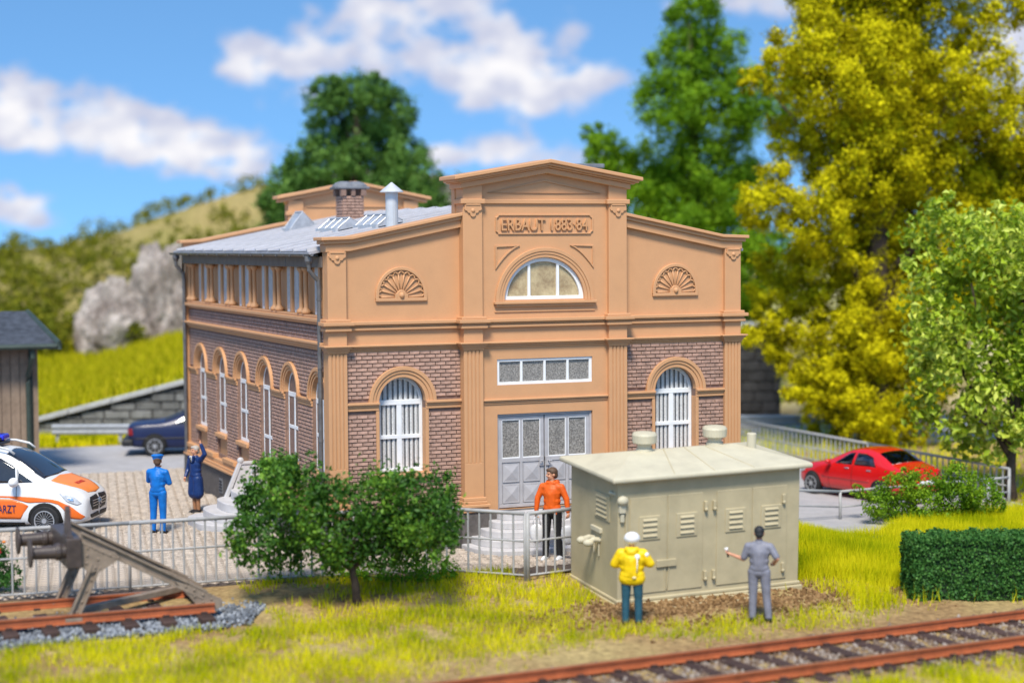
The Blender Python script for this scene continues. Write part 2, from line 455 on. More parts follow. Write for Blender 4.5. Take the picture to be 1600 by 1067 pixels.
for s_ in (0, 1):
    top = [(-.12, 6.10), (.46, 6.13), (PX2 + .02, 6.57)]
    if s_: top = [(W - x, z) for x, z in top]
    MB().prism_y([(x, z - .08) for x, z in top] + [(x, z) for x, z in reversed(top)], 12.14, 12.53).build('rear_coping', STUCCO, hall, bevel=.012)
MB().box(8.62, 8.8, .3, 12.3, 0, 5.7).build('right_wall', BRICK, hall)

# ---- plinth
mb = MB()
mb.box(-.03, PX2 - .02, -.03, .3, 0, .74); mb.box(W - PX2 + .02, W + .03, -.03, .3, 0, .74)
mb.box(PX2 - .08, W - PX2 + .08, -.17, .3, 0, .736)
mb.build('front_plinth', PLINTH, hall, bevel=.015)
mb = MB(); mb.box(-.02, .4, .302, LEN + .02, 0, .742)
side_plinth = mb.build('side_plinth', PLINTH, hall, bevel=.015)
for yy in (8.6, 2.6, 10.9):
    mb = MB(); mb.box(-.035, -.012, yy - .16, yy + .16, .20, .54)
    g = mb.build('plinth_vent', CAPM, hall, bevel=.006)
    mb = MB()
    for k in range(4): mb.box(-.045, -.034, yy - .12, yy + .12, .25 + k * .07, .28 + k * .07)
    mb.build('vent_slot', DARK, g)

# ---- pilasters
def pilaster(x0, x1, yf, top, wide=.0):
    """fluted shaft, moulded base, capital and plain upper order; front face at yf"""
    yb = .28
    mb = MB()
    mb.box(x0, x1, yf + .02, yb, .84, 3.95)                          # shaft core
    n = 5; w = (x1 - x0); rib = w / n
    for k in range(n):
        a = x0 + rib * k + (.012 if k else 0.0); b = x0 + rib * (k + 1) - (.012 if k < n - 1 else 0.0)
        mb.box(a, b, yf, yf + .021, 1.70, 3.90)
    mb.box(x0, x1, yf - .001, yf + .022, .84, 1.70)
    p = mb.build('pilaster', STUCCO, hall, bevel=.008)
    mb = MB()
    for z0, z1, pr in ((.742, .84, .07), (.84, .90, .10), (.90, .96, .05), (.96, 1.03, .035)):
        mb.box(x0 - pr, x1 + pr, yf - pr, yb - .01, z0, z1)
    mb.build('pilaster_base', STUCCO, p, bevel=.012)
    mb = MB()
    for z0, z1, pr in ((3.905, 3.945, .022), (3.945, 3.985, .045), (3.985, 4.025, .075), (4.025, 4.055, .11)):
        mb.box(x0 - pr, x1 + pr, yf - pr, yb - .02, z0, z1)
    mb.build('capital', STUCCO, p, bevel=.008)
    mb = MB(); mb.box(x0, x1, yf, yb - .005, 4.05, 4.33); mb.box(x0, x1, yf, yb - .005, 4.54, top)
    mb.build('upper_shaft', STUCCO, p, bevel=.008)
    mb = MB()
    for z0, z1, pr in ((4.325, 4.385, .075), (4.388, 4.43, .055), (4.43, 4.50, .12), (4.50, 4.55, .06)):
        mb.box(x0 - pr, x1 + pr, yf - pr, yb - .015, z0, z1)
    mb.build('pilaster_cornice', STUCCO, p, bevel=.010)
    return p
def corbel(parent, cx, yf, zt, w):
    """scalloped hanging ornament with a boss"""
    hw = w / 2
    pts = [(-hw, 0), (-hw, -.07)]
    for (cx_, cz_, r, a0, a1) in ((-hw + .035, -.08, .05, 190, 290), (-.075, -.125, .048, 190, 290), (0, -.18, .062, 200, 340), (.075, -.125, .048, 250, 350), (hw - .035, -.08, .05, 250, 350)):
        for i in range(6):
            a = radians(a0 + (a1 - a0) * i / 5); pts.append((cx_ + r * cos(a), cz_ + r * sin(a)))
    pts += [(hw, -.07), (hw, 0)]
    s = w / .32
    mb = MB(); mb.prism_y([(cx + x, zt + z * s) for x, z in pts], yf - .030, yf + .02)
    o = mb.build('corbel_ornament', STUCCO, parent, bevel=.010)
    mb = MB(); mb.ball((cx, yf - .028, zt - .125 * s), (.042, .03, .042)); mb.box(cx - hw + .02, cx + hw - .02, yf - .045, yf - .028, zt - .035, zt - .004)
    mb.build('boss', STUCCO, o, smooth=False, bevel=.006)
for x0 in (0.0, W - .37):
    p = pilaster(x0, x0 + .37, 0.0, 5.86)
    corbel(p, x0 + .185, 0.0, 5.83, .31)
for x0 in (PX2, W - PX2 - PILW):
    p = pilaster(x0, x0 + PILW, Y_CPIL, 7.12)
    corbel(p, x0 + PILW / 2, Y_CPIL, 6.735, .34)

# ---- cornices between the pilasters
def cornice(name, x0, x1, y, layers, back=.30):
    mb = MB()
    for z0, z1, pr in layers: mb.box(x0, x1, y - pr, back, z0 + .002, z1 - .002)
    return mb.build(name, STUCCO, hall, bevel=.010)
UP = ((4.325, 4.385, .075), (4.388, 4.43, .055), (4.43, 4.50, .12))
LO = ((3.93, 3.965, .03), (3.965, 4.01, .05), (4.01, 4.055, .10))
for a, b, y in ((PX1 - .02, PX2 + .02, Y_WING), (W - PX2 - .02, W - PX1 + .02, Y_WING), (PX2 + PILW - .02, W - PX2 - PILW + .02, Y_MID)):
    cornice('upper_cornice', a, b, y, UP); cornice('lower_cornice', a, b, y, LO)
cornice('door_cornice', PX2 + PILW, W - PX2 - PILW, Y_MID, ((2.815, 2.85, .02), (2.85, 2.885, .035), (2.885, 2.925, .06)), .0)
MB().box(PX2 + .02, W - PX2 - .02, Y_MID - .045, .2, 6.735, 6.82).build('attic_band', STUCCO, hall, bevel=.012)
for x0 in (PX2, W - PX2 - PILW):
    MB().box(x0 - .05, x0 + PILW + .05, Y_CPIL - .05, .26, 6.73, 6.825).build('attic_band', STUCCO, hall, bevel=.014)

# ---- sloping copings of the wings and the pediment
for mir in (False, True):
    mb = MB()
    for t0, t1, pr, xl in ((0, .065, .17, -.14), (.065, .135, .11, -.09), (.135, .285, .065, -.03)):
        top = [(xl, 6.10), (.46, 6.12), (PX2 + .01, 6.565)]
        poly = [(x, z - t1) for x, z in top] + [(x, z - t0) for x, z in reversed(top)]
        if mir: poly = [(W - x, z) for x, z in poly]
        mb.prism_y(poly, 0.055 - pr, .45 if t0 == 0 else .40)
    mb.build('gable_coping', STUCCO, hall, bevel=.012)
mb = MB()
for t0, t1, pr in ((0, .075, .25), (.075, .125, .19), (.125, .16, .13), (.16, .27, .06)):
    top = [(PX2 - pr, 7.26 + (.25 - pr) * .17), (XM, 7.60), (W - PX2 + pr, 7.26 + (.25 - pr) * .17)]
    mb.prism_y([(x, z - t1) for x, z in top] + [(x, z - t0) for x, z in reversed(top)], Y_CPIL - pr, .50 if t0 == 0 else .45)
mb.build('pediment', STUCCO, hall, bevel=.014)
MB().prism_y([(PX2 + .3, 6.78), (W - PX2 - .3, 6.78), (W - PX2 - .3, 7.1), (XM, 7.40), (PX2 + .3, 7.1)], Y_MID - .002, .2).build('tympanum', STUCCO, hall)
def outline(name, pts, w, y, proud, parent=hall):
    """raised moulding following a closed outline"""
    n = len(pts); c = Vector((sum(p[0] for p in pts) / n, sum(p[1] for p in pts) / n))
    outer = pts + [pts[0]]
    inner = []
    for i in range(n):
        p0 = Vector(pts[i - 1]); p1 = Vector(pts[i]); p2 = Vector(pts[(i + 1) % n])
        d1 = (p1 - p0).normalized(); d2 = (p2 - p1).normalized()
        n1 = Vector((-d1.y, d1.x)); n2 = Vector((-d2.y, d2.x))
        m = (n1 + n2); m = m / max(.25, m.dot(n1)) if m.length > 1e-6 else n1
        q = p1 + m * w
        inner.append(tuple(q))
    inner.append(inner[0])
    mb = MB(); mb.ring_y(outer, inner, y - proud, y + .01)
    return mb.build(name, STUCCO, parent, bevel=.006)
outline('relief_triangle', [(3.22, 6.945), (W - 3.22, 6.945), (XM, 7.205)], .03, Y_MID, .03)
for s in (1, -1):
    pts = [(-1.06, 5.92), (-1.06, 5.46)] + [(-1.06 + .50 * (t / 6) ** 1.0, 5.46 + .46 * (t / 6) ** 1.0 + .055 * sin(pi * t / 6)) for t in range(1, 6)] + [(-.54, 5.92)]
    if s < 0: pts = [(-x, z) for x, z in reversed(pts)]
    outline('relief_spandrel', [(XM + x, z) for x, z in pts], .028, Y_MID, .03)
# inscription panel
nx, nz, nc = 1.05, .195, .055
pts = []
for (sx, sz, a0) in ((-1, -1, 90), (1, -1, 180), (1, 1, 270), (-1, 1, 0)):
    for i in range(5):
        a = radians(a0 - 90 * i / 4)
        pts.append((XM + sx * nx + nc * cos(a), 6.335 + sz * nz + nc * sin(a)))
ip = outline('inscription_panel', pts, .025, Y_MID, .03)

def text_mesh(body, size, extrude, width=None, bevel=0.0, res=3):
    cu = bpy.data.curves.new('lettering', 'FONT'); cu.body = body; cu.size = size; cu.extrude = extrude; cu.resolution_u = res
    cu.align_x = 'CENTER'; cu.align_y = 'CENTER'; cu.bevel_depth = bevel
    o = bpy.data.objects.new('lettering', cu); COL.objects.link(o)
    bpy.context.view_layer.update()
    me = bpy.data.meshes.new_from_object(o.evaluated_get(bpy.context.evaluated_depsgraph_get()))
    bpy.data.objects.remove(o); bpy.data.curves.remove(cu)
    xs = [v.co.x for v in me.vertices]; ys = [v.co.y for v in me.vertices]
    cxm, cym = (min(xs) + max(xs)) / 2, (min(ys) + max(ys)) / 2
    k = 1.0 if width is None else width / (max(xs) - min(xs))
    for v in me.vertices: v.co.x = (v.co.x - cxm) * k; v.co.y = v.co.y - cym
    return me
LETTER = mk('raised_lettering', (.56, .285, .13), .5, .04, 5)
me = text_mesh('ERBAUT 1883\u00b784', .335, .028, 1.86, .004)
t = link('lettering', me, LETTER, ip, loc=(XM, Y_MID - .012, 6.33), rot=(pi / 2, 0, 0))
t['label'] = 'raised lettering reading ERBAUT 1883-84'

# ---- fanlight
mb = MB()
for r0, r1, pr in ((1.06, .985, .05), (.985, .93, .035), (.93, .865, .02)):
    mb.ring_y(arc(XM, 4.83, r0, 0, 180, 30, r0 - .01), arc(XM, 4.83, r1, 0, 180, 30, r1 - .01), Y_MID - pr, Y_MID + .02)
fan_trim = mb.build('fanlight_arch', STUCCO, hall, bevel=.008)
MB().box(XM - 1.1, XM + 1.1, Y_MID - .10, Y_MID + .1, 4.775, 4.83).box(XM - 1.06, XM + 1.06, Y_MID - .06, Y_MID + .1, 4.725, 4.775).build('fanlight_sill', STUCCO, hall, bevel=.01)
MB().box(XM - 1.08, XM + 1.08, Y_MID - .025, Y_MID + .02, 4.62, 4.645).build('fanlight_string', STUCCO, hall, bevel=.005)
mb = MB()
yw = Y_MID + .05
mb.ring_y(arc(XM, 4.86, .865, 0, 180, 30, .825), arc(XM, 4.86, .785, 0, 180, 30, .745), yw, yw + .07)
mb.box(XM - .865, XM + .865, yw - .002, yw + .072, 4.835, 4.925)
for s in (-1, 1): mb.box(XM + s * .31 - .028, XM + s * .31 + .028, yw + .008, yw + .062, 4.9, 4.86 + sqrt(1 - (.31 / .8) ** 2) * .77)
fan = mb.build('fanlight_window', WHITE, hall, bevel=.006)
for a, b in ((-.80, -.31), (-.31, .31), (.31, .80)):
    pts = [(XM + a, 4.9), (XM + b, 4.9)]
    for i in range(9):
        x = b + (a - b) * i / 8
        pts.append((XM + x, 4.87 + .775 * sqrt(max(0, 1 - (x / .815) ** 2))))
    MB().prism_y(pts, yw + .05, yw + .06).build('pane', GLASS_GOLD, fan)

# ---- transom window over the door
mb = MB(); y = Y_MID + .025
for a in ((TX0, TX1, TZ0, TZ0 + .055), (TX0, TX1, TZ1 - .055, TZ1)): mb.box(a[0], a[1], y, y + .06, a[2], a[3])
for k in range(5):
    xc = TX0 + .03 + (TX1 - TX0 - .06) * k / 4
    hw = .03 if k in (0, 4) else .024
    mb.box(xc - hw, xc + hw, y + .003, y + .057, TZ0 + .05, TZ1 - .05)
tw = mb.build('transom_window', WHITE, hall, bevel=.006)
for k in range(4):
    a = TX0 + .03 + (TX1 - TX0 - .06) * k / 4; b = a + (TX1 - TX0 - .06) / 4
    MB().box(a + .01, b - .01, y + .04, y + .05, TZ0 + .04, TZ1 - .04).build('pane', GLASS_GREY, tw)

# ---- double door
y = Y_MID + .07
dm = (DX0 + DX1) / 2
MB().box(DX0, DX1, y + .06, y + .09, DZ0, DZ1).box(DX0 - .0, DX0 + .045, y - .02, y + .07, DZ0, DZ1 - .05).box(DX1 - .045, DX1, y - .02, y + .07, DZ0, DZ1 - .05).box(DX0, DX1, y - .02, y + .07, DZ1 - .05, DZ1).build('door_frame', DOORM, hall, bevel=.006)
for a, b, hs in ((DX0 + .045, dm - .012, 1), (dm + .012, DX1 - .045, -1)):
    w = b - a; pc = w / 2
    cols = [(a + .075, a + pc - .03), (a + pc + .03, b - .075)]
    mb = MB()
    mb.box(a, b, y + .02, y + .05, DZ0 + .02, 1.70)
    mb.box(a, b, y, y + .051, 1.65, 1.735); mb.box(a, b, y, y + .051, 2.50, 2.565); mb.box(a, b, y, y + .051, DZ0 + .02, .83)
    for q in ((a, a + .075), (a + pc - .03, a + pc + .03), (b - .075, b)): mb.box(q[0], q[1], y + .001, y + .05, .83, 2.5)
    leaf = mb.build('door_leaf', DOORM, hall, bevel=.006)
    for c0, c1 in cols:
        MB().box(c0 - .01, c1 + .01, y + .030, y + .040, 1.72, 2.51).build('pane', GLASS_GREY, leaf)
        mb = MB()
        for q in (c0, c1): mb.box(q - .012, q + .012, y + .004, y + .03, 1.73, 2.505)
        for z in (1.74, 2.495): mb.box(c0, c1, y + .004, y + .03, z - .012, z + .012)
        mb.build('glazing_bead', WHITE, leaf, bevel=.004)
        for z0, z1 in ((.85, 1.215), (1.26, 1.63)):
            mb = MB()
            xa, xb = c0 + .012, c1 - .012
            mb.box(xa, xb, y + .002, y + .03, z0, z1)
            mb.add([(xa + .03, y + .002, z0 + .03), (xb - .03, y + .002, z0 + .03), (xb - .03, y + .002, z1 - .03), (xa + .03, y + .002, z1 - .03), ((xa + xb) / 2, y - .032, (z0 + z1) / 2)],
                   [(0, 1, 4), (1, 2, 4), (2, 3, 4), (3, 0, 4)])
            mb.build('door_panel', DOORM, leaf)
    hx = dm - .07 if hs > 0 else dm + .07
    MB().box(hx - .045, hx + .045, y - .03, y, 1.56, 1.74).tube([(hx, y - .02, 1.66), (hx, y - .075, 1.66), (hx - hs * .06, y - .078, 1.66)], .012, 6).build('handle', DOORM, leaf, bevel=.006)

# ---- shell ornaments on the wings
for cx in (1.49, W - 1.49):
    y = Y_WING - .004
    mb = MB()
    out = [(cx - .52, 4.90)] + arc(cx, 4.98, .52, 180, 0, 26, .55) + [(cx + .52, 4.90)]
    inn = [(cx - .455, 4.93)] + arc(cx, 4.98, .455, 180, 0, 26, .485) + [(cx + .455, 4.93)]
    mb.ring_y(out, inn, y - .05, y + .01); mb.box(cx - .52, cx + .52, y - .052, y + .01, 4.87, 4.935)
    sh = mb.build('shell_ornament', STUCCO, hall, bevel=.010)
    mb = MB()
    nseg = 11
    for k in range(nseg):            # hollow scalloped ribs fanning out of the centre
        a0 = radians(180 - 180 * k / nseg); a1 = radians(180 - 180 * (k + 1) / nseg); am = (a0 + a1) / 2
        R0 = .13; R1 = .43
        def P(r, a, d): return (cx + r * cos(a), y - d, 4.955 + r * 1.05 * sin(a))
        mb.tube([P(R0, a0, .005), P(R1 - .02, a0, .022)], .010, 6, .017)
        if k == nseg - 1: mb.tube([P(R0, a1, .005), P(R1 - .02, a1, .022)], .010, 6, .017)
        e = [P(R1 - .02 + .055 * sin(pi * i / 6), a0 + (a1 - a0) * i / 6, .022) for i in range(7)]
        mb.tube(e, .016, 6)
    mb.build('shell_rib', STUCCO, sh, smooth=True)
    mb = MB(); mb.lathe([(.10, 0), (.11, .03), (.085, .05)], 14, (cx, y - .05, 4.985), 'y')
    mb.ball((cx, y - .05, 4.985), (.052, .05, .06)); mb.box(cx - .13, cx - .09, y - .05, y + .01, 4.93, 5.02); mb.box(cx + .09, cx + .13, y - .05, y + .01, 4.93, 5.02)
    mb.build('mask_boss', STUCCO, sh, bevel=.006)

# ---- arched windows (front pair and six along the side)
def arched_window(M, zb, zs, hw, apron=None, door=False, yoff=.17):
    y = yoff
    mb = MB(M)
    out = [(-hw, zb)] + arc(0, zs, hw, 180, 0, 22) + [(hw, zb)]
    fw = .065
    inn = [(-hw + fw, zb)] + arc(0, zs, hw - fw, 180, 0, 22) + [(hw - fw, zb)]
    mb.ring_y(out, inn, y, y + .07)
    mb.box(-hw, hw, y - .004, y + .074, zb, zb + .075)
    mb.box(-hw + .03, hw - .03, y - .006, y + .07, zs - .085, zs + .015)
    zm = zs - (zs - zb) * .50
    mb.box(-hw + .03, hw - .03, y - .004, y + .068, zm - .045, zm + .03)
    mb.box(-.05, .05, y - .002, y + .066, zb + .05, zs - .05)
    win = mb.build('window' if not door else 'side_door', WHITE, hall, bevel=.007)
    y2 = y + .045
    rects = [(-hw + fw - .01, -.045, zb + .06, zm - .03), (.045, hw - fw + .01, zb + .06, zm - .03), (-hw + fw - .01, -.045, zm + .02, zs - .07), (.045, hw - fw + .01, zm + .02, zs - .07)]
    for a, b, c, d in rects:
        MB(M).box(a, b, y2, y2 + .01, c, d).build('pane', GLASS_DARK, win)
        mb = MB(M); n = 4; ww = (b - a) / n
        for k in range(n):
            xa = a + ww * k
            mb.add([(xa, y2 - .004, c), (xa + ww * .33, y2 - .022, c), (xa + ww * .66, y2 - .004, c), (xa, y2 - .004, d), (xa + ww * .33, y2 - .022, d), (xa + ww * .66, y2 - .004, d)], [(0, 1, 4, 3), (1, 2, 5, 4)])
        mb.build('curtain', CURTAIN, win, recalc=False)
    r = hw - fw + .012
    MB(M).prism_y([(-r, zs + .005)] + arc(0, zs, r, 180, 0, 20)[1:-1] + [(r, zs + .005)], y2, y2 + .01).build('pane', GLASS_DARK, win)
    mb = MB(M); n = 8
    for k in range(n):
        xa = -r + 2 * r * k / n + .01; ww = 2 * r / n * .62
        f = lambda x: zs + sqrt(max(.0, r * r - x * x)) - .002
        xm = xa + ww / 2; xe = xa + ww
        mb.add([(xa, y2 - .004, zs), (xm, y2 - .02, zs), (xe, y2 - .004, zs), (xa, y2 - .004, f(xa)), (xm, y2 - .02, f(xm)), (xe, y2 - .004, f(xe))], [(0, 1, 4, 3), (1, 2, 5, 4)])
    mb.build('curtain', CURTAIN, win, recalc=False)
    return win
def arch_trim(M, zs, r0=.475, r1=.685, legs=True, y=.0):
    mb = MB(M)
    mb.ring_y(arc(0, zs, r1, 0, 180, 26), arc(0, zs, r1 - .075, 0, 180, 26), y - .085, y + .02)
    mb.ring_y(arc(0, zs, r1 - .07, 0, 180, 26), arc(0, zs, r1 - .135, 0, 180, 26), y - .062, y + .02)
    mb.ring_y(arc(0, zs, r1 - .13, 0, 180, 26), arc(0, zs, r0 - .004, 0, 180, 26), y - .04, y + .10)
    return mb.build('window_arch', STUCCO, hall, bevel=.008)
for cx in (1.49, W - 1.49):
    M = Matrix.Translation((cx, Y_WING, 0))
    arched_window(M, 1.56, 2.95, .475)
    arch_trim(M, 2.94)
    mb = MB(M); mb.box(-.56, .56, -.11, .2, 1.46, 1.56); mb.box(-.52, .52, -.06, .18, 1.40, 1.46); mb.build('window_sill', STUCCO, hall, bevel=.01)
    for s in (-1, 1):
        a, b = (.468, .535) if s > 0 else (-.535, -.468)
        MB(M).box(a, b, -.035, .16, 1.56, 2.80).build('window_jamb', STUCCO, hall, bevel=.006)
    for s in (-1, 1):
        xa, xb = ((.476, PX2 - 1.49 if cx < 4 else 1.49 - PX1) if s > 0 else (-(1.49 - PX1 if cx < 4 else PX2 - 1.49), -.476))
        mb = MB(M)
        mb.box(xa, xb, -.045, .1, 2.79, 2.85); mb.box(xa, xb, -.06, .1, 2.853, 2.90); mb.box(xa, xb, -.095, .1, 2.903, 2.95)
        mb.build('impost_band', STUCCO, hall, bevel=.008)

# ---- bricks
ROW = .075; BL = .213
def brick_rects(x0, x1, z0, z1, holes, joint=.012, bands=(), phase=0.0):
    """holes: (cx, half width, zb, zs, arch clearance radius)"""
    out = []
    r = 0
    z = z0
    while z + ROW <= z1 + 1e-6:
        za, zb_ = z + .004, z + ROW - .008
        zc = z + ROW / 2
        if not any(b0 - .04 < zc < b1 + .04 for b0, b1 in bands):
            cuts = []
            for cx, hw, hb, hs, ra in holes:
                if zc < hb: continue
                if zc < hs: cuts.append((cx - hw, cx + hw))
                elif zc - hs < ra:
                    q = sqrt(ra * ra - (zc - hs) ** 2); cuts.append((cx - q, cx + q))
            x = x0 - (BL / 2 if r % 2 else 0) + phase
            while x < x1:
                segs = [(max(x, x0), min(x + BL - joint, x1))]
                for c0, c1 in cuts:
                    ns = []
                    for a, b in segs:
                        if c1 <= a or c0 >= b: ns.append((a, b)); continue
                        if c0 > a: ns.append((a, c0))
                        if c1 < b: ns.append((c1, b))
                    segs = ns
                for a, b in segs:
                    if b - a > .035: out.append((a, b, za, zb_))
                x += BL
        r += 1; z += ROW
    return out
def brick_shape(w, h, d=.026):
    hw, hh = w / 2, h / 2; i = .008
    return ([(-hw, 0, -hh), (hw, 0, -hh), (hw, 0, hh), (-hw, 0, hh), (-hw, -d * .7, -hh), (hw, -d * .7, -hh), (hw, -d * .7, hh), (-hw, -d * .7, hh),
             (-hw + i, -d * 1.15, -hh + i), (hw - i, -d * 1.15, -hh + i), (hw - i, -d * .8, hh - i), (-hw + i, -d * .8, hh - i)],
            [(0, 1, 5, 4), (1, 2, 6, 5), (2, 3, 7, 6), (3, 0, 4, 7), (4, 5, 9, 8), (5, 6, 10, 9), (6, 7, 11, 10), (7, 4, 8, 11), (8, 9, 10, 11)])
left = brick_rects(PX1, PX2, .84, 3.93, [(1.49, .535, 1.40, 2.94, .62)], bands=[(2.79, 2.95)])
right = brick_rects(W - PX2, W - PX1, .84, 3.93, [(W - 1.49, .535, 1.40, 2.94, .62)], bands=[(2.79, 2.95)])
cand = sorted([b for b in left if b[2] > 1.62 and b[1] - b[0] > .15], key=lambda b: (b[0] + b[1]))
single = cand[:300]
BM = {}
sset = set(single)
for a, b, c, d in single:
    w = round(b - a, 2)
    if w not in BM:
        v, f = brick_shape(w, d - c); BM[w] = MB().add(v, f).mesh('brick'); BM[w].materials.append(BRICK)
    link('brick', BM[w], None, hall, ((a + b) / 2, Y_WING - .002 + random.uniform(-.003, .004), (c + d) / 2))
mb = MB()
for q in left + right:
    if q in sset: continue
    a, b, c, d = q
    v, f = brick_shape(b - a, d - c); jy = random.uniform(-.003, .004)
    mb.add([(p[0] + (a + b) / 2, p[1] + Y_WING - .002 + jy, p[2] + (c + d) / 2) for p in v], f)
mb.build('brickwork', BRICK, hall, recalc=False, kind='stuff')

# ---- side elevation (faces -x)
SIDE = lambda yc: Matrix.Translation((.10, yc, 0)) @ Matrix.Rotation(-pi / 2, 4, 'Z')
WY = [.917 + 1.983 * k for k in range(6)]
wins = []
for k, yc in enumerate(WY):
    door = (k == 2)
    zb = .78 if door else 1.56
    M = SIDE(yc)
    mb = MB(M); half = 1.983 / 2
    lo = -half if k < 5 else -(12.3 - yc)
    hi = half if k > 0 else yc - .30
    wall_arch(mb, lo, hi, .70, 3.95, 0, .475, .80 if door else 1.06, 2.95, 0, .28)
    mb.build('side_brick_wall', MORTAR, hall, recalc=False)
    arched_window(M, zb, 2.95, .475, door=door, yoff=.055)
    arch_trim(M, 2.94, r1=.66)
    if not door:
        mb = MB(M); mb.box(-.50, .50, -.08, .2, 1.47, 1.56); mb.box(-.475, .475, -.03, .19, 1.42, 1.47); mb.build('window_sill', STUCCO, hall, bevel=.01)
        MB(M).box(-.474, .474, .05, .25, .9, 1.425).build('window_apron', STUCCO, hall, bevel=.01)
    # impost band towards the next window
    for s in (-1, 1):
        a, b = (.50, hi) if s > 0 else (lo, -.50)
        mb = MB(M); mb.box(a, b, -.03, .1, 2.79, 2.85); mb.box(a, b, -.045, .1, 2.853, 2.90); mb.box(a, b, -.07, .1, 2.903, 2.95)
        mb.build('impost_band', STUCCO, hall, bevel=.008)
holes = [(-WY[k], .49, .82 if k == 2 else 1.05, 2.94, .60) for k in range(6)]
rects = brick_rects(-12.2, -.30, 1.05, 3.93, holes, bands=[(2.79, 2.95)]) + brick_rects(-12.2, -.30, 4.09, 4.44, [])
mb = MB(Matrix.Translation((.10, 0, 0)) @ Matrix.Rotation(-pi / 2, 4, 'Z'))
for a, b, c, d in rects:
    v, f = brick_shape(b - a, d - c)
    mb.add([(p[0] + (a + b) / 2, p[1] + random.uniform(-.003, .003), p[2] + (c + d) / 2) for p in v], f)
mb.build('brickwork', BRICK, hall, recalc=False, kind='stuff')
MB().box(.11, .3, .30, 12.3, 3.94, 4.46).build('side_frieze', MORTAR, hall)
def side_band(name, layers, y0=.30, y1=12.26, xb=.3, m=STUCCO):
    mb = MB()
    for z0, z1, x in layers: mb.box(x, xb, y0, y1, z0, z1)
    return mb.build(name, m, hall, bevel=.010)
side_band('base_ledge', ((.745, .80, -.09), (.80, .86, -.06), (.86, .96, -.015)), y0=.335)
for ya, yb in [((WY[k] + WY[k + 1]) / 2 - .54, (WY[k] + WY[k + 1]) / 2 + .54) for k in range(5)] + [(.34, .45), (WY[5] + .47, 12.24)]:
    MB().box(-.045, .2, ya, yb, .955, 1.06).build('pier_base', STUCCO, hall, bevel=.012)      # stepped-out ledge under each brick pier
side_band('side_lower_cornice', ((3.93, 3.98, .05), (3.98, 4.05, .0), (4.05, 4.10, -.07)), y0=.305)
side_band('side_upper_cornice', ((4.42, 4.48, .04), (4.48, 4.55, -.05), (4.55, 4.60, .02)), xb=.5, y0=.305)
# corner piers
for y0, y1 in ((.285, .34), (12.14, 12.48)):
    MB().box(.0, .25, y0, y1, .745, 5.9).build('corner_pier', STUCCO, hall, bevel=.008)
# clerestory
CLER = mk('clerestory_glass', (.46, .45, .46), .4, .08, 9)
MB().box(.20, .5, .32, 12.3, 4.58, 5.75).build('clerestory_wall', STUCCO, hall)
for k, yc in enumerate(WY):
    M = Matrix.Translation((.20, yc, 0)) @ Matrix.Rotation(-pi / 2, 4, 'Z')
    for s in (-1, 1):
        c = s * .27
        win = MB(M).box(c - .175, c + .175, -.045, .01, 4.60, 5.53).build('clerestory_window', WHITE, hall, bevel=.004)
        MB(M).box(c - .15, c + .15, -.055, -.02, 4.66, 5.52).build('pane', CLER, win)
    MB(M).box(-.06, .06, -.10, .01, 4.60, 5.53).build('clerestory_mullion', STUCCO, hall, bevel=.006)
cols = [(WY[k] + WY[k + 1]) / 2 for k in range(5)] + [WY[5] + .99]
for yc in cols:
    for s in (-1, 1):
        mb = MB()
        mb.lathe([(.085, 4.605), (.10, 4.62), (.10, 4.66), (.06, 4.70), (.046, 4.74), (.040, 5.40), (.06, 5.44), (.085, 5.47), (.085, 5.52)], 14, (.085, yc + s * .17, 0))
        mb.build('column', STUCCO, hall, smooth=True)
MB().box(-.03, .5, .30, 12.3, 5.525, 5.735).build('eaves_board', FASCIA, hall, bevel=.01)
for k in range(7):
    MB().box(-.034, -.028, .9 + 1.9 * k - .006, .9 + 1.9 * k + .006, 5.53, 5.73).build('board_joint', CAPM, hall)
# gutter and downpipes
def gutter_piece(y0, y1):
    mb = MB(); pts = [(-.25 + .055 * cos(radians(a)), 5.79 + .055 * sin(radians(a))) for a in range(180, 361, 20)]
    n = len(pts)
    inn = [(-.25 + .045 * cos(radians(a)), 5.79 + .045 * sin(radians(a))) for a in range(180, 361, 20)]
    poly = pts + inn[::-1]
    mb.add([(p[0], y0, p[1]) for p in poly] + [(p[0], y1, p[1]) for p in poly],
           [(i, (i + 1) % (2 * n), (i + 1) % (2 * n) + 2 * n, i + 2 * n) for i in range(2 * n)])
    return mb
gut = gutter_piece(.2, 12.6).build('gutter', ZINC, hall)
for k in range(13):
    MB().box(-.315, -.02, .55 + .99 * k - .012, .55 + .99 * k + .012, 5.735, 5.775).build('gutter_bracket', ZINC, gut)
for yy, en in ((.40, True), (12.08, False)):
    mb = MB()
    mb.lathe([(.045, 5.52), (.05, 5.58), (.085, 5.65), (.085, 5.75)], 12, (-.24, yy, 0))
    mb.tube([(-.24, yy, 5.55), (-.24, yy, 5.48), (-.16, yy, 5.38), (-.065, yy, 5.28), (-.05, yy, 5.15), (-.05, yy, .06)], .043, 10)
    for z in (4.9, 3.6, 2.2): mb.lathe([(.052, z), (.052, z + .05)], 10, (-.05, yy, 0))
    mb.build('downpipe', ZINC, hall, smooth=False)

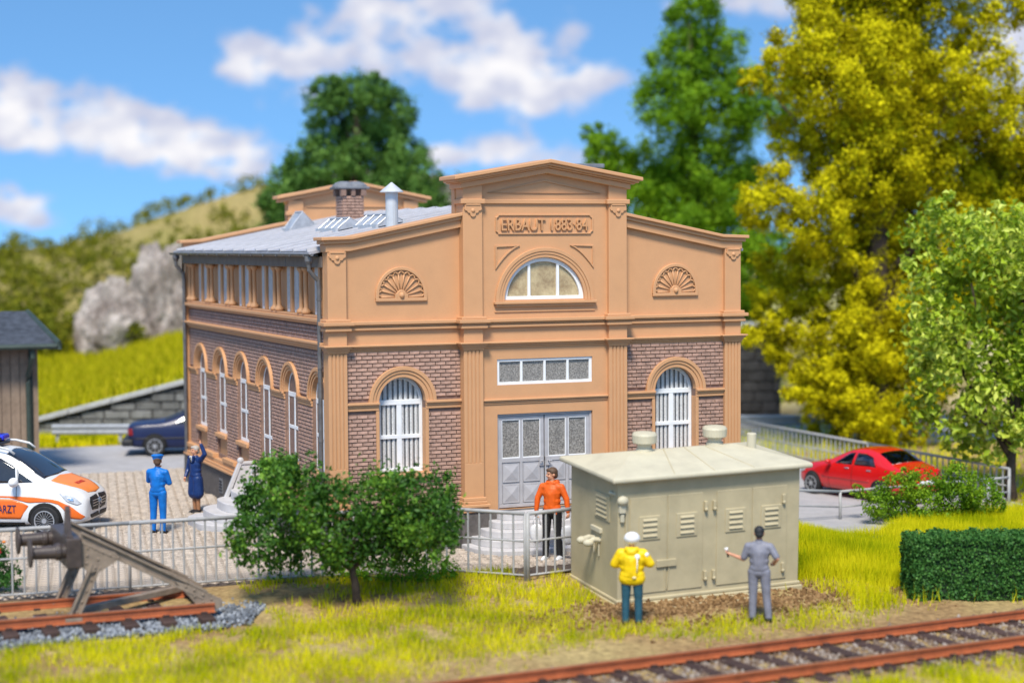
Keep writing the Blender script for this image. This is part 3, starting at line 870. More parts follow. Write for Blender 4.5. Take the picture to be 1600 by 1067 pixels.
# ---- roof
RS = .198
def rz(x): return 5.835 + (x + .24) * RS if x < XM else 5.835 + (W + .24 - x) * RS
prof = [(-.26, rz(-.26) - .004), (XM, rz(XM)), (W + .26, rz(W + .26)), (W + .26, rz(W + .26) - .06), (XM, rz(XM) - .06), (-.26, rz(-.26) - .06)]
roof = MB().prism_y(prof, .36, 12.27).build('roof', ROOFM, hall)
PANELM = mk('zinc_panel', (.375, .36, .385), .45, .10, 1.2, .08, 25, spec=.5, rnd=.16)
SEAML = mk('zinc_seam', (.52, .51, .53), .4, .06, 4)
pan_m = MB().box(0, sqrt((XM + .25) ** 2 * (1 + RS * RS)), .035, .915, .002, .012).mesh('roof_panel'); pan_m.materials.append(PANELM)
seam_m = None
for k in range(13):
    y = .45 + .95 * k
    if seam_m is None:
        L_ = sqrt((XM + .26) ** 2 * (1 + RS * RS))
        seam_m = MB().box(0, L_, -.028, .028, -.01, .055).mesh('seam'); seam_m.materials.append(SEAML)
    if k < 12:
        link('roof_panel', pan_m, None, roof, (-.262, y, rz(-.262) + random.uniform(0, .006)), (0, -math.atan(RS), 0))
        link('roof_panel', pan_m, None, roof, (W + .262, y + .95, rz(W + .262) + random.uniform(0, .006)), (0, -math.atan(RS), pi))
    if True:
        link('seam', seam_m, None, roof, (-.262, y, rz(-.262)), (0, -math.atan(RS), 0))
        link('seam', seam_m, None, roof, (W + .262, y, rz(W + .262)), (0, -math.atan(RS), pi))
# chimney
chx, chy = 3.29, 8.9
mb = MB(); mb.box(chx - .25, chx + .25, chy - .25, chy + .25, 6.3, 7.12)
for sx in (-1, 1):
    for sy in (-1, 1): mb.box(chx + sx * .25 - .065, chx + sx * .25 + .065, chy + sy * .25 - .065, chy + sy * .25 + .065, 7.12, 7.30)
mb.box(chx - .05, chx + .05, chy - .30, chy + .30, 7.12, 7.30)
chim = mb.build('chimney', MORTAR, roof)
mb = MB()
for side in range(4):
    M = Matrix.Translation((chx, chy, 0)) @ Matrix.Rotation(side * pi / 2, 4, 'Z')
    for r in range(11):
        z = 6.33 + r * .072; x = -.25 - (.1 if r % 2 else 0)
        while x < .25:
            a, b = max(x, -.255), min(x + .19, .255)
            if b - a > .03:
                v, f = brick_shape(b - a, .060)
                mb.add([M @ Vector((p[0] + (a + b) / 2, p[1] - .25, p[2] + z + .03)) for p in v], f)
            x += .2
mb.build('chimney_bricks', BRICK, chim, recalc=False)
mb = MB()
for sx in (-1, 1): mb.lathe([(.28, 7.30), (.30, 7.33), (.28, 7.38), (.2, 7.44), (.10, 7.47), (.01, 7.475)], 16, (chx + sx * .14, chy, 0))
mb.box(chx - .40, chx + .40, chy - .34, chy + .34, 7.285, 7.345)
mb.build('chimney_cap', CAPM, chim, bevel=.02)
# second chimney behind the pediment, only its flat cap shows
mb = MB(); mb.box(7.65, 8.1, 5.2, 5.65, 5.9, 7.68); c2 = mb.build('chimney', BRICK, roof)
MB().box(7.5, 8.22, 5.05, 5.80, 7.68, 7.78).build('chimney_cap', CAPM, c2, bevel=.02)
# vent pipe
vx, vy = 1.88, 1.72
mb = MB(); mb.lathe([(.125, 6.15), (.125, 7.0)], 18, (vx, vy, 0))
vp = mb.build('vent_pipe', SILVER, roof, smooth=False)
MB().lathe([(.235, 7.0), (.235, 7.015), (.012, 7.20)], 20, (vx, vy, 0)).build('pipe_hood', SILVER, vp)
# glazed roof lights: rows of ridged glass frames
BAR = mk('skylight_bar', (.50, .51, .53), .35, .08, 8, metal=.2)
def skylight(x0, y0, n, w, pitch, h, lean=0.0):
    """ridge lantern running along y from y0, n bays"""
    z = lambda x: rz(x) + .01
    y1 = y0 + n * pitch
    xc = x0 + w / 2
    mb = MB()
    mb.box(x0 - .03, x0 + .03, y0 - .03, y1 + .03, z(x0) - .05, z(x0) + .09); mb.box(x0 + w - .03, x0 + w + .03, y0 - .03, y1 + .03, z(x0 + w) - .05, z(x0 + w) + .09)
    zr = z(xc) + h
    mb.tube([(xc, y0, zr), (xc, y1, zr)], .022, 6)
    o = mb.build('skylight', BAR, roof)
    for k in range(n + 1):
        y = y0 + k * pitch
        MB().tube([(x0, y, z(x0) + .06), (xc, y, zr), (x0 + w, y, z(x0 + w) + .06)], .013, 6).build('glazing_bar', BAR, o)
    for k in range(n):
        ya, yb = y0 + k * pitch + .02, y0 + (k + 1) * pitch - .02
        for xa, za in ((x0, z(x0) + .05), (x0 + w, z(x0 + w) + .05)):
            mb = MB(); t = .012
            mb.add([(xa, ya, za), (xa, yb, za), (xc, yb, zr - .02), (xc, ya, zr - .02), (xa, ya, za - t), (xa, yb, za - t), (xc, yb, zr - .02 - t), (xc, ya, zr - .02 - t)],
                   [(0, 1, 2, 3), (4, 7, 6, 5), (0, 4, 5, 1), (2, 6, 7, 3), (1, 5, 6, 2), (0, 3, 7, 4)])
            mb.build('pane', SKYGLASS, o)
    for y in (y0, y1):
        MB().prism_y([(x0, z(x0) + .03), (x0 + w, z(x0 + w) + .03), (xc, zr - .01)], y - .008, y + .008).build('gable_pane', SKYGLASS, o)
    return o
skylight(1.72, 4.95, 3, .60, .48, .25)
skylight(2.0, 3.05, 3, .60, .50, .25)
skylight(1.95, 9.4, 1, .62, .62, .42)

# ---- front steps: rounded slabs (lowest first)
steps = empty('front_steps', (XM, -.12, 0), label='pale grey rounded stone steps in front of the double door', category='steps')
def dslab(hw, d, z0, z1, parent, name='step', rot=0, r=None):
    pts = []
    e = 3.2
    for i in range(33):
        t = pi * i / 32
        c, s = cos(t), sin(t)
        pts.append((hw * math.copysign(abs(c) ** (2 / e), c), -d * abs(s) ** (2 / e)))
    pts = pts[::-1]
    return MB().prism_z(pts, z0, z1).build(name, STEPM, parent, bevel=.025, rot=(0, 0, rot))
for k, (hw, d) in enumerate(((1.85, 1.27), (1.66, 1.05), (1.47, .84), (1.29, .63), (1.12, .42))):
    dslab(hw, d, .0 if k == 0 else .145 * k - .01, .145 * (k + 1), steps)
# ---- side steps
ss_ = empty('side_steps', (-.02, WY[2] + .02, 0), (0, 0, 0), label='pale grey stone steps with slanting balustrade at the side door', category='steps')
for k, (dx, hw) in enumerate(((1.55, 1.12), (1.22, .98), (.92, .84), (.62, .72))):
    mb = MB(); pts = []
    for i in range(25):
        t = pi * i / 24; c, s = cos(t), sin(t)
        pts.append((-dx * abs(s) ** .62, hw * math.copysign(abs(c) ** .62, c)))
    mb.prism_z(pts, 0 if k == 0 else .18 * k - .01, .18 * (k + 1))
    mb.build('step', STEPM, ss_, bevel=.02)
for s in (-1, 1):
    mb = MB()
    y = s * .62
    mb.prism_y([(-.66, .50), (-.56, .50), (-.30, 1.22), (-.05, 1.22), (-.05, .72), (-.05, .5)], y - .03, y + .03)
    mb.prism_y([(-.70, .50), (-.60, .50), (-.26, 1.30), (-.34, 1.33)], y - .05, y + .05)
    mb.box(-.30, .0, y - .05, y + .05, 1.222, 1.29); mb.ball((-.31, y, 1.31), .075, 12, 8)
    mb.build('balustrade', STEPM, ss_, bevel=.015)
# ------------------------------------------------------------------ ground
def terr(x, y):
    hf = -.2 * sstep(2.3, 5, -y) - .15 * sstep(5, 9.5, -y)
    hr = -.5 * sstep(9.0, 11.6, x) * sstep(-6, -2, y)
    return min(hf, hr)

def ground_mat():
    m, N, L, B = nmat('meadow_soil')
    tc = N.new('ShaderNodeTexCoord')
    n1 = N.new('ShaderNodeTexNoise'); n1.inputs['Scale'].default_value = .55; n1.inputs['Detail'].default_value = 6
    n2 = N.new('ShaderNodeTexNoise'); n2.inputs['Scale'].default_value = 9; n2.inputs['Detail'].default_value = 6; n2.inputs['Roughness'].default_value = .7
    L.new(tc.outputs['Object'], n1.inputs['Vector']); L.new(tc.outputs['Object'], n2.inputs['Vector'])
    r1 = N.new('ShaderNodeValToRGB')
    r1.color_ramp.elements[0].position = .40; r1.color_ramp.elements[0].color = (.36, .24, .12, 1)
    r1.color_ramp.elements[1].position = .60; r1.color_ramp.elements[1].color = (.46, .36, .17, 1)
    L.new(n1.outputs['Fac'], r1.inputs[0])
    r2 = N.new('ShaderNodeValToRGB')
    r2.color_ramp.elements[0].position = .3; r2.color_ramp.elements[0].color = (.45, .42, .40, 1)
    r2.color_ramp.elements[1].position = .7; r2.color_ramp.elements[1].color = (1.25, 1.2, 1.1, 1)
    L.new(n2.outputs['Fac'], r2.inputs[0])
    mx = N.new('ShaderNodeMixRGB'); mx.blend_type = 'MULTIPLY'; mx.inputs[0].default_value = 1
    L.new(r1.outputs[0], mx.inputs[1]); L.new(r2.outputs[0], mx.inputs[2])
    # far fields are pale straw green
    sp = N.new('ShaderNodeSeparateXYZ'); L.new(tc.outputs['Object'], sp.inputs[0])
    mr = N.new('ShaderNodeMapRange'); mr.inputs['From Min'].default_value = 24; mr.inputs['From Max'].default_value = 34
    L.new(sp.outputs[1], mr.inputs['Value'])
    n4 = N.new('ShaderNodeTexNoise'); n4.inputs['Scale'].default_value = .06; L.new(tc.outputs['Object'], n4.inputs['Vector'])
    r4 = N.new('ShaderNodeValToRGB'); r4.color_ramp.elements[0].color = (.42, .40, .10, 1); r4.color_ramp.elements[1].color = (.60, .52, .28, 1)
    r4.color_ramp.elements[0].position = .42; r4.color_ramp.elements[1].position = .58
    L.new(n4.outputs['Fac'], r4.inputs[0])
    m2 = N.new('ShaderNodeMixRGB'); L.new(mr.outputs[0], m2.inputs[0]); L.new(mx.outputs[0], m2.inputs[1]); L.new(r4.outputs[0], m2.inputs[2])
    L.new(m2.outputs[0], B.inputs['Base Color'])
    B.inputs['Roughness'].default_value = .95; B.inputs['Specular IOR Level'].default_value = .1
    bp = N.new('ShaderNodeBump'); bp.inputs['Strength'].default_value = .8; bp.inputs['Distance'].default_value = .05
    L.new(n2.outputs['Fac'], bp.inputs['Height']); L.new(bp.outputs[0], B.inputs['Normal'])
    return m
SOIL = ground_mat()
ASPH = mk('asphalt', (.40, .385, .39), .85, .06, 2.0, .35, 50, fleck=.12, spec=.2)
PAVE = mk('courtyard_paver', (.50, .415, .335), .8, .16, 7, .5, 30, fleck=.30)
JOINT = mk('paver_joint', (.11, .08, .06), .9, .12, 5, .3, 50)
STONEW = mk('wall_stone', (.19, .19, .185), .85, .16, 4, .5, 25, fleck=.2, rnd=.25)
STONED = mk('abutment_stone', (.055, .052, .052), .85, .2, 4, .5, 25, fleck=.2, rnd=.3)
CONC = mk('concrete_cap', (.42, .42, .42), .8, .08, 3, .2, 40)
GALV = mk('galvanised_steel', (.40, .42, .45), .45, .08, 5, metal=.25)
FENCEM = mk('grey_fence_paint', (.36, .355, .35), .5, .07, 8)

def grid_sheet(name, xs, ys, dz, mat, zf=terr, mask=None):
    nx, ny = len(xs), len(ys)
    vs = [(x, y, zf(x, y) + dz) for y in ys for x in xs]
    fs = []
    for j in range(ny - 1):
        for i in range(nx - 1):
            if mask and not mask((xs[i] + xs[i + 1]) / 2, (ys[j] + ys[j + 1]) / 2): continue
            fs.append((j * nx + i, j * nx + i + 1, (j + 1) * nx + i + 1, (j + 1) * nx + i))
    mb = MB(); mb.add(vs, fs)
    return mb.build(name, mat, recalc=False, smooth=True, kind='structure')
def axis(a, b, step): return [a + (b - a) * i / max(1, round((b - a) / step)) for i in range(max(1, round((b - a) / step)) + 1)]
gx = [-900, -400, -200, -100, -60] + axis(-40, 40, .5) + [60, 100, 200, 400, 900]
gy = [-60, -40] + axis(-30, 30, .5) + [40, 60, 100, 200, 400, 900]
def terr_rough(x, y):
    z = terr(x, y)
    if y < -2.6 and -14 < x < 20: z += .035 * noise.noise((x * 1.3, y * 1.3, 0)) + .02 * noise.noise((x * 3.1, y * 3.1, 4))
    return z
grid_sheet('ground', gx, gy, 0, SOIL, terr_rough)
# courtyard, then roads
yard_x = axis(-22, 9.4, .6); yard_y = axis(-1.55, 15.0, .6)
grid_sheet('courtyard', yard_x, yard_y, .006, JOINT)
yard = bpy.data.objects['courtyard']
yf = MB(); yf.add([(-6.9, -1.55, .006), (9.4, -1.55, .006), (9.4, -2.9, .004), (2.7, -3.0, .003), (1.6, -2.45, .004), (-2.1, -1.75, .006)], [(0, 5, 4, 3, 2, 1)])
yf.build('courtyard_apron', JOINT, recalc=True, kind='structure')
grid_sheet('road', axis(-60, 40, 1.0), axis(15.0, 21.6, .6), .010, ASPH)
grid_sheet('parking_road', axis(9.4, 18.6, .4), axis(.0, 15.0, .5), .012, ASPH)
def kerb(name, pts, w=.14, h=.1, mat=CONC):
    mb = MB()
    for (x0, y0), (x1, y1) in zip(pts, pts[1:]):
        d = Vector((x1 - x0, y1 - y0)).normalized(); n = Vector((-d.y, d.x)) * w
        a = [(x0, y0), (x1, y1), (x1 + n.x, y1 + n.y), (x0 + n.x, y0 + n.y)]
        mb.add([(p[0], p[1], terr(*p) - .05) for p in a] + [(p[0], p[1], terr(*p) + h) for p in a], [(3, 2, 1, 0), (4, 5, 6, 7), (0, 1, 5, 4), (1, 2, 6, 5), (2, 3, 7, 6), (3, 0, 4, 7)])
    return mb.build(name, mat, kind='structure', bevel=.015)
kerb('kerb', [(-40, 21.6), (-10, 21.6), (30, 21.6)])
kerb('kerb', [(9.5, -.02), (12, -.02), (18.6, -.02)])

# pavers laid in diagonal rows
ang = radians(-52); ca, sa = cos(ang), sin(ang)
PL, PW_ = .30, .165
def pav_ok(x, y):
    if -.05 < x < 8.95 and -.15 < y < 12.6: return False
    if x < -10.5 or x > 9.3 or y > 14.95: return False
    lo = -1.45 + (-.9 if x > 1.6 else -.5 * sstep(-2.1, 1.6, x))
    return y > lo
pv = []
for i in range(-130, 130):
    for j in range(-140, 140):
        u = i * PL + (PL / 2 if j % 2 else 0); w = j * PW_
        x, y = u * ca - w * sa, u * sa + w * ca + 6
        if pav_ok(x, y): pv.append((x, y))
pv.sort(key=lambda p: (p[0] - CAM_LOC.x) * FWD.x + (p[1] - CAM_LOC.y) * FWD.y)
def paver_shape():
    a, b, t, i = PL / 2 - .020, PW_ / 2 - .020, .045, .024
    return ([(-a, -b, 0), (a, -b, 0), (a, b, 0), (-a, b, 0), (-a + i, -b + i, t), (a - i, -b + i, t), (a - i, b - i, t), (-a + i, b - i, t)],
            [(0, 1, 5, 4), (1, 2, 6, 5), (2, 3, 7, 6), (3, 0, 4, 7), (4, 5, 6, 7)])
pvs, pfs = paver_shape()
pm = MB().add(pvs, pfs).mesh('paver', recalc=False); pm.materials.append(PAVE)
vis = [p for p in pv if not (-6.6 > p[0])]
first = set(vis[:300])
for (x, y) in vis[:300]:
    link('paver', pm, None, yard, (x, y, .008 + random.uniform(0, .006)), (random.uniform(-.02, .02), random.uniform(-.02, .02), ang))
mb = MB()
for (x, y) in pv:
    if (x, y) in first: continue
    tz = .008 + random.uniform(0, .007); r = ang + random.uniform(-.02, .02); c, s = cos(r), sin(r)
    mb.add([(p[0] * c - p[1] * s + x, p[0] * s + p[1] * c + y, p[2] + tz) for p in pvs], pfs)
mb.build('paving', PAVE, yard, recalc=False, kind='stuff')

# ---- local frame of the far bank: s along the picture plane, d away from it
def SD(s, d, z=0.0):
    return Vector((-1.88 + .927 * s + .374 * d, 25.46 - .374 * s + .927 * d, z))
def capz(s): return min(2.6, max(.10, .54 + .25 * s))
BANK = mk('bank_grass', (.40, .36, .03), .95, .22, .8, .6, 6, col2=(.30, .33, .03), spec=.05)
HILLM = mk('hill_soil', (.36, .28, .11), .95, .2, .10, .5, 3, col2=(.20, .20, .045), spec=.05, fleck=.3)
def bankz(s, d):
    f = 1 - sstep(12, 20, s)
    return (capz(s) + .072 * d) * f + .12 * noise.noise((s * .4, d * .4, 2)) * f - .02 * (1 - f)
ss = axis(-26, 22, 1.0); dd = [.16, .6, 1.2] + axis(2, 30, 1.2)
vs = []; fs = []
for j, d in enumerate(dd):
    for i, s in enumerate(ss):
        vs.append(SD(s, d, bankz(s, d) + .004))
nx = len(ss)
for j in range(len(dd) - 1):
    for i in range(nx - 1): fs.append((j * nx + i, j * nx + i + 1, (j + 1) * nx + i + 1, (j + 1) * nx + i))
MB().add(vs, fs).build('grass_bank', BANK, recalc=False, smooth=True, kind='structure')
CREST = [(-60, 4.2), (-30, 4.6), (-16, 5.5), (-8, 6.6), (-.5, 9.2), (5, 10.2), (10.7, 10.2), (17, 8.2), (22.4, 5.5), (26, 3.0), (30, .6), (40, -1.5), (60, -2.0), (120, -2.0)]
def crest(s):
    for (a, za), (b, zb) in zip(CREST, CREST[1:]):
        if a <= s <= b: return za + (zb - za) * (s - a) / (b - a)
    return CREST[0][1] if s < -60 else 1.0
def hillz(s, d):
    t = min(1, max(0, (d - 20) / 36.0)); t = t * t * (3 - 2 * t) * .75 + t * .25
    base = bankz(s, min(d, 25)) - .3
    z = base + (crest(s * (53 + 4) / max(d, 30) if False else s) - base) * t
    z += (.9 * noise.noise((s * .10, d * .10, 5)) + .5 * noise.noise((s * .27, d * .27, 9))) * min(1, t * 2.2) * (1 - .45 * sstep(45, 60, d))
    return z - .03 * max(0, d - 60)
hs = axis(-70, 110, 2.0); hd = axis(20, 90, 2.0)
vs = [SD(s, d, hillz(s, d)) for d in hd for s in hs]; nx = len(hs)
fs = [(j * nx + i, j * nx + i + 1, (j + 1) * nx + i + 1, (j + 1) * nx + i) for j in range(len(hd) - 1) for i in range(nx - 1)]
MB().add(vs, fs).build('hill', HILLM, recalc=False, smooth=True, kind='structure')

# ---- retaining wall with a sloping coping
rw = empty('retaining_wall', SD(0, 0), (0, 0, atan2(-.374, .927)), label='grey stone retaining wall rising to the right behind the road', category='wall')
mb = MB()
S0, S1 = -7.0, 12.0
n = 38
for i in range(n):
    a, b = S0 + (S1 - S0) * i / n, S0 + (S1 - S0) * (i + 1) / n
    mb.add([(a, -.12, 0), (b, -.12, 0), (b, .2, 0), (a, .2, 0), (a, -.12, capz(a) - .1), (b, -.12, capz(b) - .1), (b, .2, capz(b) - .1), (a, .2, capz(a) - .1)], [(0, 1, 5, 4), (2, 3, 7, 6), (4, 5, 6, 7)])
mb.build('wall_core', STONED, rw, recalc=False)
r = 0
while r * .27 < 2.5:
    s = S0 - (.3 if r % 2 else 0)
    while s < S1:
        wd = random.uniform(.55, .85); z0, z1 = r * .27 + .012, r * .27 + .258
        e = min(capz(s), capz(s + wd)) - .12
        if z0 < e - .05:
            z1 = min(z1, e); a, b = s + .012, s + wd - .012; t = .16 + random.uniform(0, .05)
            MB().add([(a, -.12, z0), (b, -.12, z0), (b, -.12, z1), (a, -.12, z1), (a + .02, -t, z0 + .02), (b - .02, -t, z0 + .02), (b - .02, -t, z1 - .02), (a + .02, -t, z1 - .02)],
                     [(0, 1, 5, 4), (1, 2, 6, 5), (2, 3, 7, 6), (3, 0, 4, 7), (4, 5, 6, 7)]).build('stone', STONEW, rw, recalc=False)
        s += wd
    r += 1
s = S0
while s < S1:
    e = min(s + 1.35, S1)
    MB().add([(s + .008, -.30, capz(s) - .10), (e - .008, -.30, capz(e) - .10), (e - .008, .28, capz(e) - .10), (s + .008, .28, capz(s) - .10),
              (s + .008, -.30, capz(s) + .05), (e - .008, -.30, capz(e) + .05), (e - .008, .28, capz(e) + .05), (s + .008, .28, capz(s) + .05)],
             [(3, 2, 1, 0), (4, 5, 6, 7), (0, 1, 5, 4), (1, 2, 6, 5), (2, 3, 7, 6), (3, 0, 4, 7)]).build('coping_stone', CONC, rw, bevel=.02)
    s = e

# ---- crash barriers
def barrier(p0, p1, z, label, group, h=.62):
    p0, p1 = Vector(p0), Vector(p1); d = p1 - p0; L_ = d.length
    e = empty('crash_barrier', (p0.x, p0.y, z), (0, 0, atan2(d.y, d.x)), label, 'barrier', group)
    prof = [(0, h - .31), (-.05, h - .27), (-.05, h - .21), (0, h - .17), (0, h - .14), (-.05, h - .10), (-.05, h - .04), (0, h)]
    mb = MB(); n = len(prof)
    mb.add([(0, p[0], p[1]) for p in prof] + [(L_, p[0], p[1]) for p in prof] + [(0, p[0] + .012, p[1]) for p in prof] + [(L_, p[0] + .012, p[1]) for p in prof],
           [(i, i + 1, n + i + 1, n + i) for i in range(n - 1)] + [(2 * n + i, 3 * n + i, 3 * n + i + 1, 2 * n + i + 1) for i in range(n - 1)])
    mb.build('beam', GALV, e, recalc=False)
    k = max(1, round(L_ / 2.0))
    for i in range(k + 1):
        x = .15 + (L_ - .3) * i / k
        MB().box(x - .05, x + .05, .015, .11, 0, h - .03).build('post', GALV, e)
    return e
G1 = 'crash barriers along the back road'
a = SD(-8, -2.6); b = SD(-1.0 + 1.55, -2.6); barrier((a.x, a.y), (b.x, b.y), 0, 'galvanised crash barrier between the wooden shed and the grass gap', G1)
a = SD(1.15, -2.6); b = SD(9.0, -2.6); barrier((a.x, a.y), (b.x, b.y), 0, 'galvanised crash barrier behind the dark blue car', G1)
barrier((19.6, 20.9), (24.2, 19.0), -.5, 'grey crash barrier in front of the dark stone abutment', G1)
barrier((24.8, 15.3), (27.4, 14.2), -.5, 'grey crash barrier to the right of the yellow tree trunk', G1)

# ---- stone abutment behind the hall on the right
ab = empty('stone_abutment', (22.45, 23.55, -.5), (0, 0, -YAW), label='dark stone bridge abutment between the hall and the yellow tree', category='wall')
mb = MB(); mb.box(-3, 1.45, .06, 1.2, 0, 3.4); mb.build('abutment_core', STONED, ab)
for r in range(9):
    x = -3 - (.3 if r % 2 else 0)
    while x < 1.45:
        w = random.uniform(.5, .8); a, b = max(x, -3) + .015, min(x + w, 1.46) - .015
        if b - a > .1:
            t = random.uniform(.0, .04)
            MB().box(a, b, -t, .065, r * .37 + .015, r * .37 + .355).build('stone', STONED, ab, bevel=.03)
        x += w
MB().box(-3.1, 1.6, -.12, 1.25, 3.4, 3.56).build('cap_stone', CONC, ab, bevel=.02)

# ------------------------------------------------------------------ fences
def railing(name, pts, label, category, H=1.2, spacing=.185, zf=terr, mid=.70, bottom=.09, posts=None, r=.019, group=None, post_r=.032, balusters=True, toprail=.036):
    P = [Vector((x, y, zf(x, y))) for x, y in pts]
    base = P[0].copy()
    e = empty(name, base, label=label, category=category, group=group)
    bm_ = None
    for a, b in zip(P, P[1:]):
        a = a - base; b = b - base; d = b - a; L_ = sqrt(d.x ** 2 + d.y ** 2)
        for z, rr, nm in ((H, toprail, 'top_rail'), (mid, .020, 'middle_rail')) + (((bottom, .02, 'bottom_rail'),) if bottom is not None else ()):
            MB().tube([a + Vector((0, 0, z)), b + Vector((0, 0, z))], rr, 8).build(nm, FENCEM, e, smooth=True)
        if balusters:
            n = int(L_ / spacing)
            if bm_ is None:
                bm_ = MB().tube([(0, 0, bottom if bottom is not None else .0), (0, 0, H)], r, 6).mesh('baluster'); bm_.materials.append(FENCEM)
            for i in range(1, n):
                q = a + d * (i / n)
                link('baluster', bm_, None, e, q)
    for i, p in enumerate(P):
        if posts and i not in posts: continue
        q = p - base
        MB().tube([q + Vector((0, 0, -.12)), q + Vector((0, 0, H + .01))], post_r, 8).build('post', FENCEM, e, smooth=True)
    return e
railing('metal_fence', [(-8.4, -1.25), (-6.25, -1.45), (-4.1, -1.60), (-2.05, -1.72), (-.2, -2.05), (1.6, -2.50), (2.63, -3.20)],
        'long grey metal bar fence between the courtyard and the buffer stop', 'fence', posts=[0, 2, 4, 6], post_r=.026)
railing('metal_fence', [(2.68, -3.22), (3.62, -3.10), (5.2, -2.90)], 'short grey metal bar fence in front of the orange jacket, ending at the hut', 'fence', posts=[0, 1], post_r=.04)
railing('low_fence', [(18.35, 3.3), (18.42, 9.5), (18.55, 17.2)], 'low grey bar fence running back behind the red car', 'fence', H=.86, spacing=.24, mid=.43, post_r=.04, bottom=.10)
railing('low_railing', [(10.2, 2.72), (13.2, 2.87), (15.4, 3.0), (17.6, 3.15), (18.3, 3.25)], 'low grey two-bar railing in front of the red car', 'railing', H=.66, mid=.30, bottom=None, balusters=False, toprail=.032, posts=[0, 1, 3, 4], post_r=.035)

# ------------------------------------------------------------------ railway
RUST = mk('rusty_rail', (.36, .098, .036), .5, .14, 3.0, .15, 30, fleck=.15, spec=.4)
RAILTOP = mk('rail_head', (.42, .20, .11), .38, .12, 4, metal=.35)
SLEEPER = mk('dark_sleeper', (.065, .036, .028), .8, .2, 6, .4, 30, fleck=.2, rnd=.2)
BALLAST = leafmat('ballast_stone', (.08, .09, .105), (.17, .185, .21), (.34, .36, .39), .85, 0.0, .2)
BALLASTB = leafmat('brown_ballast_stone', (.12, .075, .05), (.18, .13, .095), (.34, .29, .25), .85, 0.0, .2)
def rail_prof(): return [(-.065, 0), (.065, 0), (.065, .018), (.018, .035), (.015, .105), (.036, .118), (.036, .150), (-.036, .150), (-.036, .118), (-.015, .105), (-.018, .035), (-.065, .018)]
def track(name, origin, rot, L_, gauge, zb, label, sl_sp=.62, first=0.3, sleeper_len=2.3):
    e = empty(name, origin, (0, 0, rot), label, 'railway track')
    for s in (-1, 1):
        mb = MB(); mb.prism_x([(s * gauge / 2 + p[0], zb + .05 + p[1]) for p in rail_prof()], 0, L_)
        r_ = mb.build('rail', RUST, e)
        MB().box(.0, L_, s * gauge / 2 - .028, s * gauge / 2 + .028, zb + .199, zb + .2035).build('rail_head', RAILTOP, r_)
    sm = MB().box(-.12, .12, -sleeper_len / 2, sleeper_len / 2, -.10, .045).mesh('sleeper'); sm.materials.append(SLEEPER)
    cm = MB()
    for s in (-1, 1):
        for t in (-1, 1): cm.box(-.05, .05, s * gauge / 2 + t * .10 - .035, s * gauge / 2 + t * .10 + .035, .045, .085)
    cm = cm.mesh('rail_clip'); cm.materials.append(SLEEPER)
    x = first
    while x < L_ - .1:
        o = link('sleeper', sm, None, e, (x, random.uniform(-.02, .02), zb), (0, 0, random.uniform(-.015, .015)))
        m_ = o.modifiers.new('bevel', 'BEVEL'); m_.width = .015; m_.segments = 1
        link('rail_clip', cm, None, o)['kind'] = 'stuff'
        x += sl_sp
    return e
TROT = radians(3.6)
TC0 = Vector((-8.0, -10.45, terr(0, -10.5)))
track('railway_track', TC0, TROT, 34, 1.52, .0, 'rusty railway track crossing the foreground at lower right')
track('siding_track', (-13.5, -3.02, -.06), radians(-.6), 10.35, 1.40, .0, 'short rusty siding track under the buffer stop', first=.25)

def tri_mesh(name, V, T, rnd, mat, parent=None, label=None, category=None, kind=None, smooth=False):
    me = bpy.data.meshes.new(name)
    me.vertices.add(len(V)); me.vertices.foreach_set('co', np.asarray(V, np.float32).ravel())
    nt = len(T)
    me.loops.add(nt * 3); me.loops.foreach_set('vertex_index', np.asarray(T, np.int32).ravel())
    me.polygons.add(nt); me.polygons.foreach_set('loop_start', np.arange(0, nt * 3, 3, dtype=np.int32)); me.polygons.foreach_set('loop_total', np.full(nt, 3, np.int32))
    if smooth: me.polygons.foreach_set('use_smooth', np.ones(nt, bool))
    a = me.attributes.new('rnd', 'FLOAT', 'FACE'); a.data.foreach_set('value', np.asarray(rnd, np.float32))
    me.update(); me.validate()
    o = link(name, me, mat, parent)
    return tag(o, label, category, None, kind)

def stones(name, pts, size, mat, label=None, seed=1):
    """loose angular stones: squashed random octahedra"""
    g = np.random.default_rng(seed); n = len(pts)
    base = np.array([(1, 0, 0), (-1, 0, 0), (0, 1, 0), (0, -1, 0), (0, 0, 1), (0, 0, -1)], float)
    tri = np.array([(0, 2, 4), (2, 1, 4), (1, 3, 4), (3, 0, 4), (2, 0, 5), (1, 2, 5), (3, 1, 5), (0, 3, 5)])
    sc = size * g.uniform(.55, 1.25, (n, 1, 1)) * g.uniform(.6, 1.2, (n, 6, 1))
    a = g.uniform(0, 2 * pi, n); b = g.uniform(0, pi, n)
    ca_, sa_, cb, sb = np.cos(a), np.sin(a), np.cos(b), np.sin(b)
    R1 = np.zeros((n, 3, 3)); R1[:, 0, 0] = ca_; R1[:, 0, 1] = -sa_; R1[:, 1, 0] = sa_; R1[:, 1, 1] = ca_; R1[:, 2, 2] = 1
    R2 = np.zeros((n, 3, 3)); R2[:, 0, 0] = 1; R2[:, 1, 1] = cb; R2[:, 1, 2] = -sb; R2[:, 2, 1] = sb; R2[:, 2, 2] = cb
    V = np.einsum('nij,njk,nlk->nli', R1, R2, base[None] * sc) + np.asarray(pts)[:, None, :]
    T = (tri[None] + 6 * np.arange(n)[:, None, None]).reshape(-1, 3)
    return tri_mesh(name, V.reshape(-1, 3), T, np.repeat(g.uniform(0, 1, n), 8), mat, label=label, category='gravel', kind='stuff')
g = np.random.default_rng(3)
